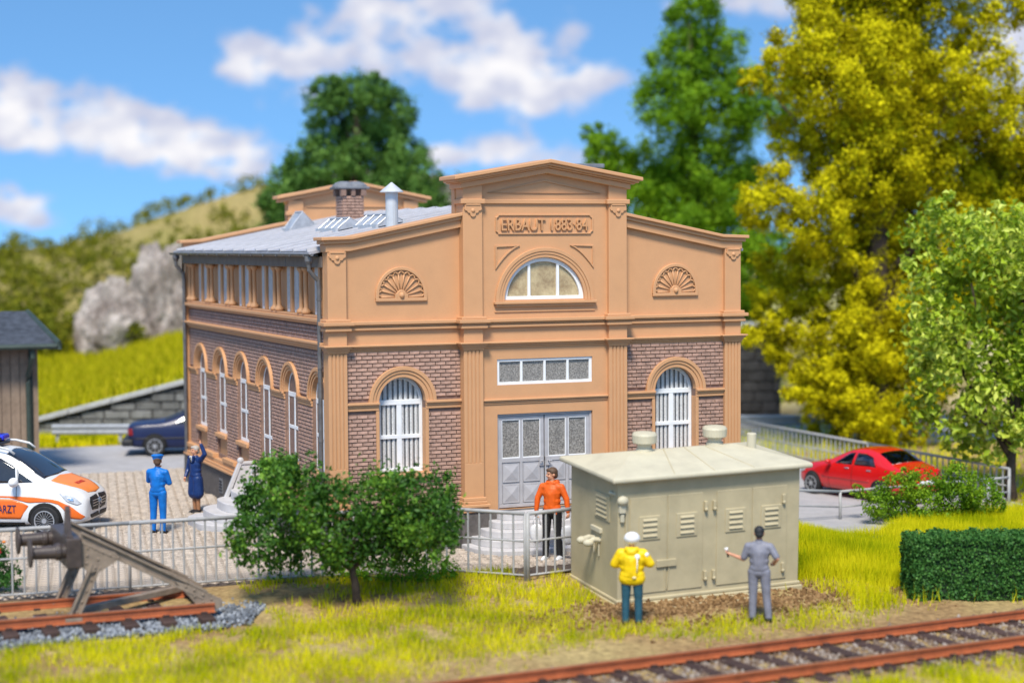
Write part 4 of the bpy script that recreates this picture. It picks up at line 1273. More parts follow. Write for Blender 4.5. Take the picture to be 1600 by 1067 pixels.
# ballast bed of the foreground track
n = 16000
u = g.uniform(2, 32, n); w = g.normal(0, .62, n); w = np.clip(w, -1.5, 1.35)
px = TC0.x + u * cos(TROT) - w * sin(TROT); py = TC0.y + u * sin(TROT) + w * cos(TROT)
pz = np.array([terr(a, b) for a, b in zip(px, py)]) - .012 + g.uniform(-.025, .025, n)
stones('track_ballast', np.c_[px, py, pz], .052, BALLASTB, 'brownish grey ballast under the foreground track', 4)
n = 15000
u = g.uniform(-9.5, -2.2, n); w = g.uniform(-1.45, 1.45, n)
hh = .06 * (1 - np.clip(np.abs(w) / 1.45, 0, 1) ** 2)
endm = np.clip((-2.35 + .25 * np.sin(w * 3) - u) / .8, 0, 1)
keep = g.uniform(0, 1, n) < np.where(u > -3.1, np.clip((1.45 - np.abs(w)) * 1.6, 0, 1) * (u < -2.35 + .3 * np.cos(w * 2.4)), 1)
pts = np.c_[u, -3.05 + w, -.16 + hh + g.uniform(-.02, .05, n)][keep]
stones('siding_ballast', pts, .048, BALLAST, 'blue grey ballast stones around the buffer stop', 5)

# ---- buffer stop
BUFM = mk('weathered_steel', (.255, .195, .145), .55, .14, 5, .15, 40, fleck=.12)
BUFD = mk('dark_buffer_iron', (.062, .045, .038), .42, .2, 6, .1, 30, spec=.5)
bs = empty('buffer_stop', (0, 0, -.06), label='riveted grey brown buffer stop with two dark buffers on the siding', category='buffer stop')
def plate_strut(p0, p1, w, t, y):
    """channel strut in the xz plane at y"""
    p0 = Vector(p0); p1 = Vector(p1); d = (p1 - p0).normalized(); n_ = Vector((-d.y, d.x)) * (w / 2)
    mb = MB(); q = [p0 + n_, p1 + n_, p1 - n_, p0 - n_]
    mb.prism_y([tuple(a) for a in q], y - t / 2, y + t / 2)
    for s in (1, -1):
        m0 = n_ * s; m1 = n_ * s - n_.normalized() * s * .035
        mb.prism_y([tuple(p0 + m0), tuple(p1 + m0), tuple(p1 + m1), tuple(p0 + m1)], y - t / 2 - .055, y + t / 2 + .002)
    return mb
def rivets(mb, pts, y, r=.022):
    for x, z in pts: mb.ball((x, y, z), (r, r * .8, r), 8, 6)
for y in (-3.74, -2.33):
    st = plate_strut((-5.30, 1.43), (-3.30, .33), .165, .04, y).build('strut', BUFM, bs, bevel=.006)
    mb = MB(); mb.prism_y([(-5.28, 1.34), (-5.28, .95), (-5.16, .84), (-4.96, .86), (-4.66, 1.04), (-4.74, 1.14)], y - .065, y - .03); gp_ = mb.build('gusset', BUFM, bs, bevel=.006)
    mb = MB(); rivets(mb, [(-5.18, 1.24), (-5.19, 1.12), (-5.2, 1.0), (-5.06, 1.22), (-4.94, 1.16), (-4.82, 1.10), (-4.70, 1.05), (-5.02, 1.05), (-5.06, .92)], y - .068); mb.build('rivets', BUFM, gp_, smooth=True, kind='stuff')
    lg = plate_strut((-5.05, .95), (-5.42, .12), .17, .04, y).build('leg', BUFM, bs, bevel=.006)
    mb = MB(); rivets(mb, [(-5.12, .72), (-5.2, .55), (-5.28, .38), (-5.36, .22), (-5.40, .30), (-5.22, .66)], y - .03); mb.build('rivets', BUFM, lg, smooth=True, kind='stuff')
    mb = MB(); mb.prism_y([(-3.80, .60), (-3.45, .48), (-3.02, .24), (-3.02, .12), (-3.22, .05), (-3.36, .05), (-3.50, .25)], y - .065, y - .03); gp2 = mb.build('gusset', BUFM, bs, bevel=.006)
    mb = MB(); rivets(mb, [(-3.62, .50), (-3.48, .43), (-3.34, .34), (-3.20, .26), (-3.48, .32), (-3.34, .22), (-3.24, .15)], y - .068); mb.build('rivets', BUFM, gp2, smooth=True, kind='stuff')
    mb = MB(); mb.box(-5.55, -5.28, y - .09, y + .02, .02, .14); mb.build('foot', BUFM, bs, bevel=.01)
    # buffer
    mb = MB(); mb.lathe([(.115, -5.50), (.115, -5.58), (.14, -5.60), (.14, -5.66), (.115, -5.68), (.10, -6.02), (.06, -6.03)], 16, (0, y + .02, 1.20), 'x')
    bu = mb.build('buffer', BUFD, bs, smooth=False, bevel=.006)
    MB().lathe([(.06, -6.02), (.215, -6.04), (.225, -6.06), (.225, -6.075), (.12, -6.09), (.01, -6.10)], 20, (0, y + .02, 1.20), 'x').build('buffer_head', BUFD, bu)
mb = MB(); mb.box(-5.52, -5.28, -3.90, -2.2, .94, 1.42); mb.build('cross_beam', BUFD, bs, bevel=.02)
mb = MB(); mb.prism_x([(-3.80, 1.40), (-3.50, 1.40), (-3.60, 1.86), (-3.66, 1.92), (-3.72, 1.86)], -5.50, -5.42); mb.box(-5.52, -5.40, -3.82, -3.48, 1.40, 1.46); mb.build('marker_post', BUFD, bs, bevel=.01)
mb = MB()
mb.add([(-5.3, -3.70, .16), (-3.3, -2.40, .16), (-3.3, -2.22, .16), (-5.3, -3.52, .16), (-5.3, -3.70, .26), (-3.3, -2.40, .26), (-3.3, -2.22, .26), (-5.3, -3.52, .26)], [(3, 2, 1, 0), (4, 5, 6, 7), (0, 1, 5, 4), (1, 2, 6, 5), (2, 3, 7, 6), (3, 0, 4, 7)])
mb.build('cross_brace', BUFM, bs, bevel=.008)
MB().box(-3.40, -3.22, -3.72, -2.35, .20, .32).build('tie_beam', BUFM, bs, bevel=.008)

# ------------------------------------------------------------------ utility hut
HUTM = mk('hut_green_beige', (.465, .395, .245), .6, .07, 1.7, .08, 60, fleck=.04)
HUTR = mk('hut_roof', (.54, .49, .355), .55, .05, 2.5, .08, 50, fleck=.05)
hut = empty('utility_hut', (3.516, -5.142, -.30), (.067, -.02, -.01), 'olive beige utility hut with louvred doors and mushroom vents on its roof', 'hut')
HW, HD, HH = 3.56, 1.95, 2.24
MB().box(0, HW, 0, HD, .12, HH).build('wall', HUTM, hut, bevel=.012)
mb = MB(); mb.box(-.06, HW + .06, -.07, HD + .06, -.02, .10); mb.box(-.03, HW + .03, -.035, HD + .03, .10, .165); mb.build('base_skirt', HUTM, hut, bevel=.02)
ov = .17; e0 = HH - .02
rv = [(-ov, -ov, e0), (HW + ov, -ov, e0), (HW + ov, HD + ov, e0), (-ov, HD + ov, e0), (-ov, -ov, e0 + .085), (HW + ov, -ov, e0 + .085), (HW + ov, HD + ov, e0 + .085), (-ov, HD + ov, e0 + .085),
      (.75, HD * .52, e0 + .30), (HW - .75, HD * .52, e0 + .30)]
MB().add(rv, [(3, 2, 1, 0), (0, 1, 5, 4), (1, 2, 6, 5), (2, 3, 7, 6), (3, 0, 4, 7), (4, 5, 9, 8), (5, 6, 9), (6, 7, 8, 9), (7, 4, 8)]).build('hut_roof', HUTR, hut, bevel=.03)
hroof = [c for c in hut.children if c.name.startswith('hut_roof')][0]
for fx in (.30, .50, .70):
    x0 = -ov + (HW + 2 * ov) * fx; x1 = .75 + (HW - 1.5) * fx
    MB().tube([(x0, -ov + .03, e0 + .088), (x1, HD * .52, e0 + .303)], .009, 5).build('roof_seam', HUTM, hroof)
for vx_, vy_ in ((1.02, HD * .55), (2.48, HD * .60)):
    z0 = e0 + .26
    mb = MB(); mb.lathe([(.17, z0 - .06), (.15, z0 + .06), (.125, z0 + .08), (.125, z0 + .17)], 18, (vx_, vy_, 0))
    v_ = mb.build('mushroom_vent', HUTR, hroof, smooth=False, bevel=.008)
    MB().lathe([(.12, z0 + .15), (.205, z0 + .165), (.215, z0 + .18), (.222, z0 + .31), (.20, z0 + .345), (.10, z0 + .36), (.01, z0 + .365)], 22, (vx_, vy_, 0)).build('vent_cap', HUTR, v_)
mb = MB(); mb.lathe([(.12, e0 + .10), (.10, e0 + .18), (.085, e0 + .22), (.085, e0 + .50), (.075, e0 + .505)], 18, (HW - .52, HD * .42, 0)); mb.build('roof_pipe', HUTR, hroof, bevel=.008)
def louvre(parent, x, z, w, h, n_, M=None, y=0.0):
    mb = MB(M); mb.box(x - w / 2, x + w / 2, y - .018, y + .004, z - h / 2, z + h / 2)
    o = mb.build('louvre_plate', HUTM, parent, bevel=.01)
    for k in range(n_):
        zc = z - h / 2 + h * (k + .8) / (n_ + .6)
        MB(M).add([(x - w * .33, y - .018, zc + .03), (x + w * .33, y - .018, zc + .03), (x + w * .33, y - .040, zc - .008), (x - w * .33, y - .040, zc - .008), (x - w * .33, y - .018, zc - .016), (x + w * .33, y - .018, zc - .016)],
                  [(0, 3, 2, 1), (3, 4, 5, 2), (0, 4, 3), (1, 2, 5)]).build('louvre_slat', HUTM, o)
    return o
doors = ((.22, .92), (.95, 1.62), (1.90, 2.58), (2.61, 3.30))
for i, (a, b) in enumerate(doors):
    dl = MB().box(a, b, -.018, .004, .24, 1.92).build('hut_door', HUTM, hut, bevel=.008)
    louvre(dl, (a + b) / 2 + .02, 1.38, .40, .42, 4, y=-.018)
    hx = b - .08 if i % 2 else a + .08
    if i == 0: hx = None
    if i == 1: hx = b + .05
    if i == 2: hx = a - .06
    if hx is not None:
        for z in (.45, 1.68):
            MB().box(hx - .028, hx + .028, -.06, .0, z - .08, z + .08).ball((hx, -.05, z - .06), .035, 8, 6).build('hinge', HUTM, dl, bevel=.008)
mb = MB(); mb.box(.72, 1.10, -.055, -.01, .68, .80); mb.box(.88, .90, -.03, -.012, .25, .68); mb.tube([(.97, -.03, .68), (.92, -.03, .28)], .010, 6); mb.build('door_bar', HUTM, hut, bevel=.008)
# left gable: louvre, lamp bracket; corner junction box
ML = Matrix.Rotation(-pi / 2, 4, 'Z')
louvre(hut, -.62, 1.68, .62, .46, 5, ML)
mb = MB(ML); mb.box(-1.02, -.62, -.05, .005, 1.20, 1.28); mb.tube([(-.92, 0, 1.05), (-.92, -.12, 1.08), (-.92, -.24, 1.05)], .05, 8); mb.ball((-.92, -.25, 1.04), (.08, .10, .07)); mb.tube([(-.72, 0, 1.06), (-.72, -.12, 1.08), (-.72, -.22, 1.04)], .05, 8); mb.ball((-.72, -.22, 1.03), (.08, .10, .07))
mb.tube([(-.92, -.02, 1.0), (-.92, -.02, .80)], .016, 6); mb.tube([(-.72, -.02, 1.0), (-.72, -.02, .78)], .016, 6); mb.build('cable_inlet', HUTR, hut, bevel=.006)
mb = MB(); mb.ball((.06, -.06, 1.90), (.10, .075, .085)); mb.box(.0, .12, -.07, .0, 1.68, 1.84); mb.box(.03, .10, -.055, 0, 1.52, 1.66); mb.tube([(.1, -.01, 1.95), (-.05, .25, 2.0)], .035, 8); mb.build('junction_box', HUTR, hut, bevel=.012)
MB().box(.13, .17, -.03, .01, .22, 1.95).build('door_stile', HUTM, hut, bevel=.006)
for (x0, x1, y0, y1, nm) in ((.62, 1.72, -.62, -.06, 'concrete slab on the soil under the left hut doors'), (1.98, 2.95, -.60, -.06, 'concrete slab on the soil under the right hut doors')):
    q = empty('step_slab', (3.516 + (x0 + x1) / 2, -5.15 + (y0 + y1) / 2, -.33), (.02, 0, -.01), nm, 'slab', 'concrete slabs at the hut doors')
    w, d = (x1 - x0) / 2, (y1 - y0) / 2
    MB().prism_z([(-w, -d + .05), (-w * .4, -d), (w * .5, -d + .03), (w, -d + .10), (w - .03, d), (-w + .04, d)], 0, .13).build('slab', HUTM, q, bevel=.02)

# ------------------------------------------------------------------ wooden shed at the left edge
SHEDW = mk('shed_boards', (.265, .190, .135), .75, .12, 4, .2, 30, fleck=.1, rnd=.1)
SHEDG = mk('dark_green_trim', (.040, .058, .048), .5, .12, 6)
SHEDR = mk('slate_roof', (.055, .062, .078), .7, .25, 5, .5, 40, fleck=.25)
shd = empty('wooden_shed', (-3.28, 15.85, 0), (0, 0, radians(-4)), 'brown board shed with dark slate roof and green gutter behind the ambulance', 'shed')
MB().box(-5, -.02, .02, 3, 0, 3.38).build('wall', SHEDW, shd)
x = -5
bmsh = MB().box(0, .215, -.022, .02, 0, 3.38).mesh('board'); bmsh.materials.append(SHEDW)
while x < -.05:
    link('board', bmsh, None, shd, (x, random.uniform(-.004, .004), 0)); x += .235
MB().box(-.08, .02, -.05, .1, 0, 3.38).build('corner_board', SHEDG, shd, bevel=.01)
zr0, zr1 = 3.36, 4.15
MB().add([(-5.5, -.62, zr0), (.62, -.62, zr0), (-.02, 1.5, zr1), (-5.5, 1.5, zr1), (-5.5, -.62, zr0 + .09), (.62, -.62, zr0 + .09), (-.02, 1.5, zr1 + .09), (-5.5, 1.5, zr1 + .09)],
         [(3, 2, 1, 0), (4, 5, 6, 7), (0, 1, 5, 4), (1, 2, 6, 5), (2, 3, 7, 6), (3, 0, 4, 7)]).build('shed_roof', SHEDR, shd, bevel=.015)
MB().add([(-5.5, 3.5, zr0), (.62, 3.5, zr0), (-.02, 1.5, zr1), (-5.5, 1.5, zr1), (-5.5, 3.5, zr0 + .09), (.62, 3.5, zr0 + .09), (-.02, 1.5, zr1 + .086), (-5.5, 1.5, zr1 + .086)],
         [(0, 1, 2, 3), (4, 7, 6, 5), (0, 4, 5, 1), (1, 5, 6, 2)]).build('shed_roof', SHEDR, shd)
mb = MB(); mb.tube([(-5.5, -.68, zr0 + .02), (.60, -.68, zr0 + .02)], .075, 10); mb.build('shed_gutter', SHEDG, shd)
MB().tube([(.66, -.66, zr0 - .06), (.66, -.66, zr0 + .09), (.02, 1.5, zr1 + .06)], .075, 6).build('verge_board', SHEDG, shd)
MB().tube([(.0, -.62, zr0), (.0, -.60, zr0 - .25), (-.10, -.16, zr0 - .75), (-.10, -.12, zr0 - .95), (-.10, -.12, .05)], .07, 8).build('downpipe', SHEDG, shd)
# ------------------------------------------------------------------ vegetation
BARK = mk('bark', (.075, .052, .036), .9, .25, 6, .8, 18)
def unit(v): return v / np.maximum(np.linalg.norm(v, axis=1, keepdims=True), 1e-9)
def leaf_arrays(P, out, size, g, aspect=.55, droop=.0, cup=.25, outw=.8):
    """diamond leaves of two triangles, folded along the midrib"""
    n = len(P)
    nr = unit(out * outw + g.normal(0, 1, (n, 3)) * .75)
    t = unit(np.cross(nr, g.normal(0, 1, (n, 3))))
    t[:, 2] -= droop; t = unit(t)
    b = unit(np.cross(nr, t)); nr = np.cross(t, b)
    s = (size * g.uniform(.6, 1.3, n))[:, None]
    base = P - t * s * .5; tip = P + t * s * .5
    lf = P + b * s * aspect * .5 + nr * s * cup * .5; rt = P - b * s * aspect * .5 + nr * s * cup * .5
    V = np.stack([base, lf, tip, rt], 1).reshape(-1, 3)
    k = 4 * np.arange(n)[:, None]
    T = np.concatenate([k + np.array([[0, 2, 1]]), k + np.array([[0, 3, 2]])], 1).reshape(-1, 3)
    return V, T
def crown_points(blobs, per, g, sub=22, sig=.22, shell=.75):
    """blobs: (centre, radius or radii); leaves gather in small clumps over each blob"""
    PP = []; OO = []
    for c, r in blobs:
        r = np.array([r, r, r] if np.isscalar(r) else r, float); c = np.array(c, float)
        m = max(6, int(sub * (r.mean() ** 1.3 + .3)))
        dirs = unit(g.normal(0, 1, (m, 3)))
        cen = dirs * (shell + .28 * g.random((m, 1)) ** .6) * r
        k = max(20, int(per * (r[0] * r[2] + r[1] * r[2] + r[0] * r[1]) / 3))
        idx = g.integers(0, m, k)
        off = g.normal(0, 1, (k, 3)) * sig * r.mean()
        p = cen[idx] + off
        PP.append(p + c); OO.append(unit(.7 * unit(p) + .9 * unit(off)))
    return np.concatenate(PP), np.concatenate(OO)
def crown(name, blobs, per, size, mat, parent, seed, aspect=.55, sub=22, sig=.22, cup=.25, droop=0, shell=.75, clip=None, outw=.8, fill=0.0):
    g = np.random.default_rng(seed)
    P, O = crown_points(blobs, per, g, sub, sig, shell)
    if clip is not None:
        k = clip(P); P = P[k]; O = O[k]
    if fill:      # leaves deeper inside, so that the crown closes up
        Q = []
        for c, r in blobs:
            m = int(per * fill * np.mean(np.square(r)))
            Q.append(np.array(c) + unit(g.normal(0, 1, (m, 3))) * (g.random((m, 1)) ** .5 * .72) * r)
        Q = np.concatenate(Q); P = np.concatenate([P, Q]); O = np.concatenate([O, unit(g.normal(0, 1, (len(Q), 3)))])
    V, T = leaf_arrays(P, O, size, g, aspect, droop, cup, outw)
    # tint varies leaf by leaf and slowly over the clumps
    r = g.normal(.5, .22, len(P)) + .18 * np.sin(P[:, 0] * 2.1 / max(size * 6, .3) + P[:, 2] * 1.7 / max(size * 6, .3))
    return tri_mesh(name, V, T, np.repeat(np.clip(r, 0, 1), 2), mat, parent)
def trunk(parent, pts, r0, r1, limbs=(), mat=None, n=10):
    mb = MB(); m = len(pts)
    mb.tube(pts, [r0 + (r1 - r0) * i / (m - 1) for i in range(m)], n)
    for lp, a, b in limbs:
        k = len(lp); mb.tube(lp, [a + (b - a) * i / (k - 1) for i in range(k)], 7)
    return mb.build('trunk', mat or BARK, parent, smooth=True)
def px_blobs(L, bx, by, ppm, zoff, depth, g):
    """blob list given as (right, up, radius) in 1/100 crown units around the trunk foot"""
    return [(((x - bx) / ppm, g.uniform(-1, 1) * depth, (by - y) / ppm + zoff), r / ppm) for x, y, r in L]

YELLOWL = leafmat('yellow_green_foliage', (.22, .20, .002), (.50, .44, .003), (.82, .73, .010), .75, .14, .08)
DARKGL = leafmat('deep_green_foliage', (.05, .12, .02), (.10, .215, .035), (.19, .34, .06), .6, .25, .2)
MIDGL = leafmat('mid_green_foliage', (.07, .17, .003), (.15, .30, .005), (.27, .44, .012), .6, .30, .2)
LIGHTL = leafmat('light_green_leaf', (.22, .33, .012), (.42, .55, .03), (.72, .78, .14), .45, .35, .35)
TREEL = leafmat('garden_tree_leaf', (.028, .085, .010), (.062, .17, .017), (.20, .37, .03), .5, .28, .3)
BUSHL = leafmat('bush_leaf', (.07, .17, .006), (.15, .29, .01), (.30, .45, .02), .55, .3, .2)
HEDGEL = leafmat('hedge_leaf', (.025, .095, .018), (.055, .17, .03), (.11, .26, .045), .55, .22, .25)
SCRUBL = leafmat('scrub_leaf', (.07, .09, .008), (.17, .185, .012), (.33, .30, .025), .7, .25, .1)
FERNL = leafmat('fresh_shrub_leaf', (.08, .22, .008), (.15, .34, .012), (.24, .45, .02), .55, .3, .2)

# big yellow-green tree behind the red car
g = np.random.default_rng(11)
big = empty('yellow_tree', (22.93, 15.9, -.5), (0, 0, -YAW), 'huge yellow-green autumn tree behind the red car', 'tree')
BL_ = [(1250, 90, 62), (1340, 30, 80), (1440, 20, 90), (1520, 45, 50), (1320, 130, 88), (1420, 120, 90), (1490, 140, 70), (1560, 205, 55), (1590, 270, 60), (1270, 215, 62), (1350, 240, 90), (1450, 240, 90), (1540, 300, 80),
       (1200, 312, 50), (1265, 330, 62), (1390, 330, 90), (1480, 350, 90), (1590, 360, 70), (1235, 440, 55), (1310, 420, 70), (1400, 430, 80), (1480, 450, 70), (1205, 520, 40), (1270, 530, 62), (1370, 515, 70), (1450, 520, 60),
       (1262, 600, 42), (1390, 600, 72), (1310, 650, 40), (1560, 470, 70), (1655, 235, 70), (1650, 330, 80), (1640, 450, 80), (1400, -60, 90), (1340, -80, 80), (1480, -70, 80), (1300, -20, 60), (1220, 125, 38), (1185, 120, 22), (1430, 610, 40)]
blobs = px_blobs([(x, y, r * 1.06) for x, y, r in BL_ + [(1340, 640, 46), (1400, 655, 40), (1300, 590, 50), (1360, 580, 50)]], 1365, 693, 48.9, 0, 1.9, g)
crown('crown', blobs, 4000, .105, YELLOWL, big, 12, aspect=.7, sub=30, sig=.092, outw=1.6, fill=.28)
limbs = []
for (x, y, z), r in blobs[::2]:
    z0 = max(1.6, z * .55); limbs.append(([(0, 0, z0), (x * .5, y * .5, z0 + (z - z0) * .6), (x * .92, y * .9, z)], .13, .03))
trunk(big, [(0, 0, -.1), (.05, 0, .6), (.0, 0, 3), (.15, 0, 7), (.1, 0, 12), (.1, 0, 15)], .62, .10, limbs)

# green tree between the hall and the yellow tree
g = np.random.default_rng(21)
B0 = SD(22.5, 15.5)
gt_ = empty('green_tree', (B0.x, B0.y, -.3), (0, 0, -YAW), 'tall bright green tree behind the right end of the hall', 'tree')
BL_ = [(1140, 45, 48), (1120, 105, 55), (1180, 95, 50), (1100, 185, 62), (1170, 190, 70), (1090, 275, 60), (1150, 300, 80), (998, 250, 38), (985, 222, 24), (1030, 290, 48), (1100, 390, 70), (1170, 420, 80), (1210, 300, 60), (1230, 180, 60), (1180, 520, 70), (1125, 345, 70), (1060, 320, 46), (1230, 430, 70), (1090, 470, 70), (1150, 10, 30), (1110, 560, 70), (1200, 620, 80)]
D_ = 72.5
blobs = px_blobs([(x + 16, y + 6, r * .92) for x, y, r in BL_], 1150, 640, 39.0, 0, 1.8, g)
crown('crown', blobs, 2000, .17, MIDGL, gt_, 22, sub=26, sig=.12, outw=1.3, fill=.25)
trunk(gt_, [(0, 0, -.5), (0, 0, 5), (.1, 0, 10), (-.1, 0, 15)], .5, .08, [([(0, 0, 6), (-2, .3, 8), (-3.6, .4, 9.8)], .14, .04), ([(0, 0, 5), (1.5, .3, 7), (2.2, .3, 9)], .14, .04)])

# dark round tree behind the hall
g = np.random.default_rng(31)
B0 = SD(8.9, 18.0)
dk = empty('dark_round_tree', (B0.x, B0.y, bankz(8.9, 18) - .2), (0, 0, -YAW), 'dark round-headed tree rising behind the hall roof', 'tree')
BL_ = [(550, 168, 52), (505, 160, 34), (592, 180, 44), (505, 215, 38), (600, 235, 46), (548, 245, 30), (480, 262, 46), (450, 300, 48), (560, 290, 70), (630, 270, 44), (645, 312, 42), (420, 315, 30), (500, 320, 65), (600, 330, 65), (450, 370, 60), (640, 370, 55), (540, 380, 80), (520, 140, 26), (575, 145, 26)]
blobs = px_blobs([(x, y + 16, r * 1.0) for x, y, r in BL_], 545, 480, 37.7, 0, 1.3, g)
crown('crown', blobs, 2000, .17, DARKGL, dk, 32, sub=26, sig=.12, outw=1.3, fill=.25)
trunk(dk, [(0, 0, -.5), (0, 0, 4), (.1, 0, 6.5), (.0, 0, 7.6)], .45, .08, [([(0, 0, 3), (-1, .2, 5), (-1.6, .3, 6)], .14, .04), ([(0, 0, 3), (1.2, .2, 5), (2, .3, 5.6)], .14, .04), ([(0, 0, 6), (-.6, .1, 7.5), (-1, .2, 8.3)], .1, .03)])

# light green leafy tree at the right edge
g = np.random.default_rng(41)
lt = empty('light_green_tree', (18.75, 3.7, -.5), (0, 0, -YAW), 'light green leafy tree at the right edge beside the fence end', 'tree')
BL_ = [(1500, 378, 62), (1466, 440, 44), (1560, 395, 60), (1600, 450, 70), (1500, 495, 72), (1462, 555, 42), (1560, 535, 70), (1500, 615, 66), (1560, 625, 60), (1610, 570, 60), (1452, 630, 26), (1528, 685, 40), (1575, 690, 34), (1640, 400, 80), (1660, 500, 80), (1640, 620, 70), (1585, 350, 30), (1455, 500, 34), (1490, 330, 26)]
blobs = px_blobs(BL_, 1592, 782, 62.8, 0, .9, g)
crown('crown', blobs, 560, .22, LIGHTL, lt, 42, aspect=.55, sub=20, sig=.17, cup=.75, shell=.7)
trunk(lt, [(0, 0, -.2), (-.05, 0, .5), (-.02, 0, 1.1), (.1, 0, 2.2), (.2, 0, 4), (.3, 0, 6)], .16, .04,
      [([(0, 0, 1.0), (-.5, .1, 1.9), (-1.2, .2, 3.2), (-1.5, .2, 4.6)], .09, .025), ([(0, 0, 1.4), (-.8, -.2, 2.0), (-1.5, -.3, 2.4)], .06, .02), ([(.1, 0, 2.2), (-.6, .2, 3.6), (-1.0, .2, 5.4)], .06, .02), ([(.1, 0, 2.0), (.8, .1, 3.2), (1.4, .1, 5)], .07, .02)])

# small garden tree in front of the hall
g = np.random.default_rng(51)
sm = empty('garden_tree', (-.70, -3.78, -.12), (0, 0, -YAW), 'small dark green garden tree with short trunk in front of the hall', 'tree')
BL_ = [(430, 785, 50), (412, 845, 40), (470, 765, 48), (530, 808, 56), (600, 806, 58), (655, 800, 52), (678, 830, 36), (440, 880, 30), (500, 855, 46), (590, 850, 42), (640, 848, 40), (396, 805, 28), (385, 830, 22), (435, 745, 30), (700, 800, 18), (690, 770, 22), (620, 760, 22), (530, 872, 20), (372, 800, 12), (366, 850, 12), (405, 740, 12), (455, 728, 10), (650, 748, 12), (708, 840, 14), (690, 868, 14), (380, 870, 12), (585, 758, 12)]
blobs = px_blobs([(x, y - 6, r) for x, y, r in BL_], 558, 945, 92.5, 0, .75, g)
crown('crown', blobs, 5200, .092, TREEL, sm, 52, aspect=.6, sub=60, sig=.20, cup=.4)
trunk(sm, [(0, 0, -.15), (-.02, 0, .3), (-.08, 0, .62), (-.15, 0, .85), (-.25, 0, 1.5)], .085, .03,
      [([(-.08, 0, .6), (.3, .1, 1.0), (.9, .1, 1.4)], .045, .014), ([(-.1, 0, .65), (-.6, .05, 1.0), (-1.3, .1, 1.3)], .05, .014), ([(-.12, 0, .7), (.0, -.3, 1.2), (.4, -.4, 1.6)], .035, .012), ([(-.1, 0, .6), (-.5, -.3, .95), (-.9, -.4, 1.1)], .035, .012)])
# a few loose grey moss tufts on the little tree are left to the leaves themselves

def shrub(name, loc, L_, bx, by, ppm, label, mat, seed, per, size, depth=.3, cat='shrub', sub=40, sig=.2, group=None):
    g = np.random.default_rng(seed)
    e = empty(name, loc, (0, 0, -YAW), label, cat, group)
    bl = px_blobs(L_, bx, by, ppm, 0, depth, g)
    crown('foliage', bl, per, size, mat, e, seed + 1, sub=sub, sig=sig)
    lm = [([(0, 0, -.05), (c[0] * .5, c[1] * .5, c[2] * .45), (c[0] * .9, c[1] * .9, c[2] * .9)], .022, .008) for c, r in bl[::2]]
    mb = MB()
    for lp, a, b in lm: mb.tube(lp, [a, (a + b) / 2, b], 6)
    mb.build('stem', BARK, e, smooth=True)
    return e
shrub('low_shrub', (.62, -2.75, -.02), [(575, 890, 22), (600, 880, 26), (635, 885, 24), (540, 895, 18), (520, 893, 16), (660, 892, 16), (490, 900, 14)], 600, 908, 88, 'fresh green low shrub under the little garden tree', FERNL, 61, 9000, .06, .2)
shrub('green_shrub', (14.75, 1.75, -.5), [(1372, 790, 26), (1400, 770, 28), (1405, 800, 26), (1440, 765, 30), (1445, 795, 32), (1480, 750, 26), (1490, 790, 34), (1520, 770, 28), (1525, 798, 24), (1350, 780, 14), (1385, 812, 20), (1420, 812, 22), (1465, 812, 24), (1410, 748, 14), (1340, 772, 10), (1545, 790, 14)],
      1440, 818, 67.8, 'feathery green shrub half hiding the tail of the red car', BUSHL, 71, 7000, .075, .45, sub=60, sig=.16)
shrub('green_shrub', (19.0, 1.6, -.5), [(1590, 800, 16), (1605, 795, 18), (1580, 808, 12), (1618, 805, 16)], 1600, 815, 66, 'small green shrub at the right edge beside the fence end', BUSHL, 75, 8000, .07, .2)
fl = shrub('flower_shrub', (-6.35, -.85, 0), [(0, 885, 26), (20, 895, 22), (-20, 880, 26), (35, 905, 14), (10, 865, 20), (-40, 890, 26), (5, 915, 24), (-25, 912, 24)], 0, 930, 92, 'flowering shrub with red and orange blossoms behind the left fence', HEDGEL, 81, 9000, .07, .25)
FLOW = [mk('red_blossom', (.55, .03, .02), .5, .1), mk('orange_blossom', (.75, .20, .02), .5, .1)]
for k in range(46):
    a = random.uniform(0, 2 * pi); r = random.uniform(.1, .42)
    mb = MB(); mb.ball((0, 0, 0), (.035, .035, .026), 8, 5)
    mb.build('blossom', FLOW[k % 2], fl, smooth=True, loc=(r * cos(a) - .1, r * .8 * sin(a) - .1, random.uniform(.45, .95)))

# clipped hedge
hg = empty('clipped_hedge', (8.40, -6.85, -.28), (0, 0, radians(-20)), 'clipped dark green box hedge beside the track at the right edge', 'hedge')
g = np.random.default_rng(91)
HL, HDp, HHt = 3.2, .95, 1.10
n = 30000
P = np.c_[g.uniform(0, HL, n), g.uniform(0, HDp, n), g.uniform(.02, HHt, n)]
f = g.integers(0, 4, n)
O = np.zeros((n, 3))
P[f == 0, 1] = 0; O[f == 0, 1] = -1
P[f == 1, 2] = HHt; O[f == 1, 2] = 1
P[f == 2, 0] = 0; O[f == 2, 0] = -1
P[f == 3, 1] = HDp; O[f == 3, 1] = 1
bump = np.array([noise.noise((p[0] * 5, p[1] * 5, p[2] * 5)) for p in P])
P += O * (bump * .07 - .03 + g.normal(0, .022, n))[:, None] + g.normal(0, .012, (n, 3))
V, T = leaf_arrays(P, O, .055, g, .65, 0, .3)
tri_mesh('foliage', V, T, np.repeat(np.clip(g.normal(.5, .25, n), 0, 1), 2), HEDGEL, hg)
MB().box(.06, HL - .02, .07, HDp - .07, 0, HHt - .08).build('inner_twigs', mk('hedge_inside', (.012, .03, .01), .9), hg)

